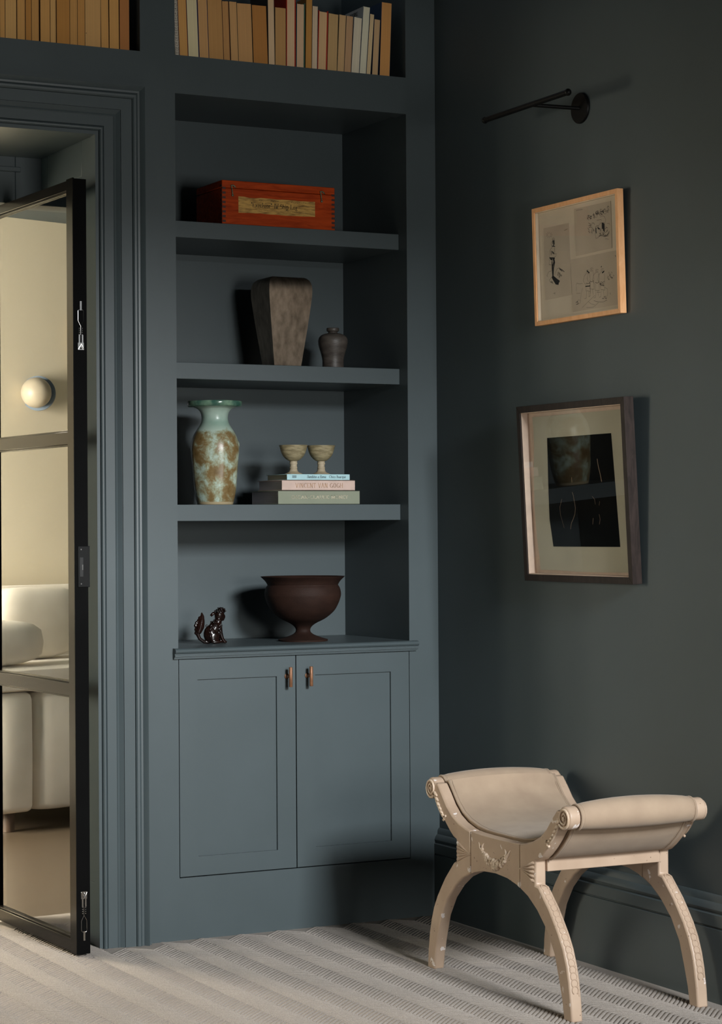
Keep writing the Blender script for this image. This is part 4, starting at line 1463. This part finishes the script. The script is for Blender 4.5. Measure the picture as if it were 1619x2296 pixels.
SCR = arc(.380, .530, .031, .031, -128, 150, 17)
LEGP = [(.412, 0), (.4075, .05), (.398, .105), (.387, .145), (.370, .185), (.348, .22), (.322, .252), (.298, .280), (.270, .306), (.243, .331), (.2265, .333), (.2265, .398), (.246, .404), (.270, .420), (.295, .440), (.318, .462), (.340, .486)] + SCR + \
       [(.341, .548), (.315, .523), (.285, .491), (.25, .465), (.21, .448), (.165, .437), (.1405, .4335), (.1405, .3115), (.183, .296), (.233, .265), (.283, .221), (.322, .165), (.345, .1), (.3605, .05), (.370, 0)]
APR = [(-.1395, .3120), (-.12, .319), (-.07, .329), (0, .333), (.07, .329), (.12, .319), (.1395, .3120), (.1395, .4332), (.11, .431), (.05, .430), (-.05, .430), (-.11, .431), (-.1395, .4332)]
RNG = [(.238, .320), (.252, .314)]
outer = [(.246, .328), (.270, .306), (.298, .280), (.322, .252), (.348, .22), (.370, .185), (.387, .145), (.398, .105), (.4055, .068)]


def along(pts, step):
    out, acc = [], 0.0
    for i in range(len(pts) - 1):
        a, b = Vector(pts[i]), Vector(pts[i + 1])
        L_ = (b - a).length
        s = (step - acc) if acc else 0.0
        while s < L_:
            out.append((a + (b - a) * (s / L_), (b - a).normalized()))
            s += step
        acc = (L_ - (s - step)) % step
    return out


for w0, w1, face in ((-.004, .030, -1), (.387, .421, 1)):
    fr = MB()
    fr.prism(APR, w0 + .001, w1 - .001, ST)
    ap = fr.build('apron', STOOLPAINT, stool, bevel=.002, local=True)
    for sg_ in (1, -1):
        lg = MB()
        lg.prism([(sg_ * u, z) for u, z in LEGP], w0, w1, ST)
        leg = lg.build('leg', STOOLPAINT, stool, bevel=.0055, seg=3, local=True)
        rg = MB()
        for (pt, tn) in along(outer, .0175):
            nrm = Vector((tn.y * -1, tn.x)) * -1
            if nrm.x < 0:
                nrm = -nrm
            c3 = Vector((pt.x, pt.y))
            ring = []
            for i in range(11):
                a = 2 * PI * i / 12 + .5
                u_ = c3 + tn * (.0105 * cos(a)) + nrm * .0004
                ring.append(ST(sg_ * u_.x, u_.y, (w0 + w1) / 2 + .0095 * sin(a)))
            rg.tube(ring, .0016, 5)
            rg.tube([ST(sg_ * (c3 + nrm * .0002).x, (c3 + nrm * .0002).y, w1 - .007), ST(sg_ * (c3 + tn * .016 + nrm * .0002).x, (c3 + tn * .016 + nrm * .0002).y, w1 - .007)], .0011, 5)
        rg.build('ring_carving', STOOLPAINT, leg, smooth=60, local=True)
        # fan flutes on the block, volute and acanthus leaf
        wf = w0 if face < 0 else w1
        cmat = CARVING if face < 0 else STOOLPAINT
        for i in range(5):
            z_ = .3425 + i * .0122
            cv = MB()
            cv.tube([ST(sg_ * .138, .3665, wf), ST(sg_ * .180, .3665 + (z_ - .3665) * .5, wf + face * .0002), ST(sg_ * .2150, z_, wf - face * .0004), ST(sg_ * .2185, z_ , wf - face * .0035)], [.0006, .0029, .0054, .0050], 8)
            cv.build('fan_flute', STOOLPAINT, leg, smooth=60, local=True)
        cv = MB()
        sp = []
        for i in range(44):
            a = math.radians(-140 + i * 20)
            r_ = .0265 * (1 - i / 46) + .002
            sp.append(ST(sg_ * (.380 + r_ * cos(a)), .530 + r_ * sin(a), wf + face * .0015))
        cv.tube(sp, [.0042 - .002 * i / 44 for i in range(44)], 7)
        cv.ball(ST(sg_ * .380, .530, wf + face * .001), .005, 10, 7)
        cv.build('volute', cmat, leg, smooth=60, local=True)
        cv = MB()
        lf = [(.357, .512), (.349, .498), (.339, .485), (.329, .474), (.319, .464), (.309, .456)]
        for i, (u_, z_) in enumerate(lf):
            R = Matrix.Rotation(sg_ * math.radians(62), 3, 'X')
            cv.ball(ST(sg_ * (u_ - .006), z_ + .004, wf + face * .001), (.005, .0055 - .0003 * i, .0125 - .0008 * i), 10, 7, R)
        cv.tube([ST(sg_ * (u_ - .001), z_, wf + face * .001) for u_, z_ in lf] + [ST(sg_ * .299, .452, wf + face * .001), ST(sg_ * .291, .452, wf + face * .001), ST(sg_ * .288, .459, wf + face * .001)], .0030, 7)
        for q_ in ((.288, .458), (.296, .449), (.301, .446)):
            cv.ball(ST(sg_ * q_[0], q_[1], wf + face * .001), .0042, 8, 6)
        cv.build('acanthus_leaf', cmat, leg, smooth=60, local=True)
    if face < 0:
        ga = MB()
        rr = random.Random(9)
        for i in range(150):
            s = rr.uniform(-1, 1)
            u_ = s * .068
            z_ = .357 + .030 * (abs(s) ** 2.0) + rr.uniform(-.011, .012) * (1.1 - .6 * abs(s))
            r_ = rr.uniform(.0045, .0082) * (1.1 - .35 * abs(s))
            ga.ball(ST(u_, z_, w0 + .0005), (r_ * 1.1, r_, r_), 8, 6)
        for sg_ in (1, -1):
            ga.tube([ST(sg_ * .066, .385, w0), ST(sg_ * .078, .394, w0 - .001), ST(sg_ * .090, .408, w0)], [.005, .004, .0008], 7)
            ga.tube([ST(sg_ * .070, .392, w0), ST(sg_ * .066, .402, w0 - .001), ST(sg_ * .060, .408, w0)], [.004, .003, .0008], 7)
        ga.build('garland', CARVING, ap, smooth=60, local=True)
    # pale chips where the paint has gone
for sg_ in (1, -1):
    r_ = MB()
    r_.box(.0295, .3875, -sg_ * .234 if sg_ > 0 else .196, -sg_ * .196 if sg_ > 0 else .234, .368, .4035)
    r_.build('seat_rail', STOOLPAINT, stool, bevel=.002, local=True)

# upholstery: one skin from roll to roll
HALF = [(0, .437), (.055, .437), (.105, .4385), (.155, .4440), (.205, .4555), (.248, .4725), (.284, .4985), (.314, .530), (.336, .5540)]
ROLL = arc(.381, .5315, .0325, .0325, 145, -115, 17)
OUT = [(.358, .495), (.340, .472), (.316, .449), (.288, .427), (.263, .411), (.246, .4045), (.20, .4035)]
half = HALF + ROLL + OUT
loop = [(-u, z) for u, z in half[:0:-1]] + half
nw = 17


def seat_ring(t_):
    w_ = .0315 + (.3865 - .0315) * t_
    s = sin(PI * t_) ** .7 if 0 < t_ < 1 else 0.0
    ring = []
    for u, z in loop:
        au = abs(u)
        if z > .49 and au > .33:                          # swell of the rolls
            du, dz = au - .381, z - .5315
            k_ = 1 + .30 * s
            au2, z2 = .381 + du * k_, .5315 + dz * k_ + .004 * s
            ring.append(ST(math.copysign(au2, u), z2, w_))
        else:
            crown = (.010 * s if z > .43 and (au < .2 or z > .44) else 0)
            ring.append(ST(u + (math.copysign(.004 * s, u) if (z < .5 and au > .24 and z < .48) else 0), z + (crown if (au < .314 and z >= .4369) else 0), w_))
    return ring


se = MB()
se.rings([seat_ring(i / (nw - 1)) for i in range(nw)])
seat = se.build('seat', LINEN, stool, smooth=50, local=True)
seat['label'] = 'cream linen upholstered seat with rolled ends'
for wv, pr_ in ((.0322, .0040), (.0405, .0020), (.3790, .0020), (.3855, .0040)):
    pp = MB()
    path = [ST(u, z - (.0012 if pr_ > .003 else -.0005), wv) for u, z in loop]
    pp.tube(path, pr_, 8)
    pp.build('piping', LINEN, seat, smooth=60, local=True)
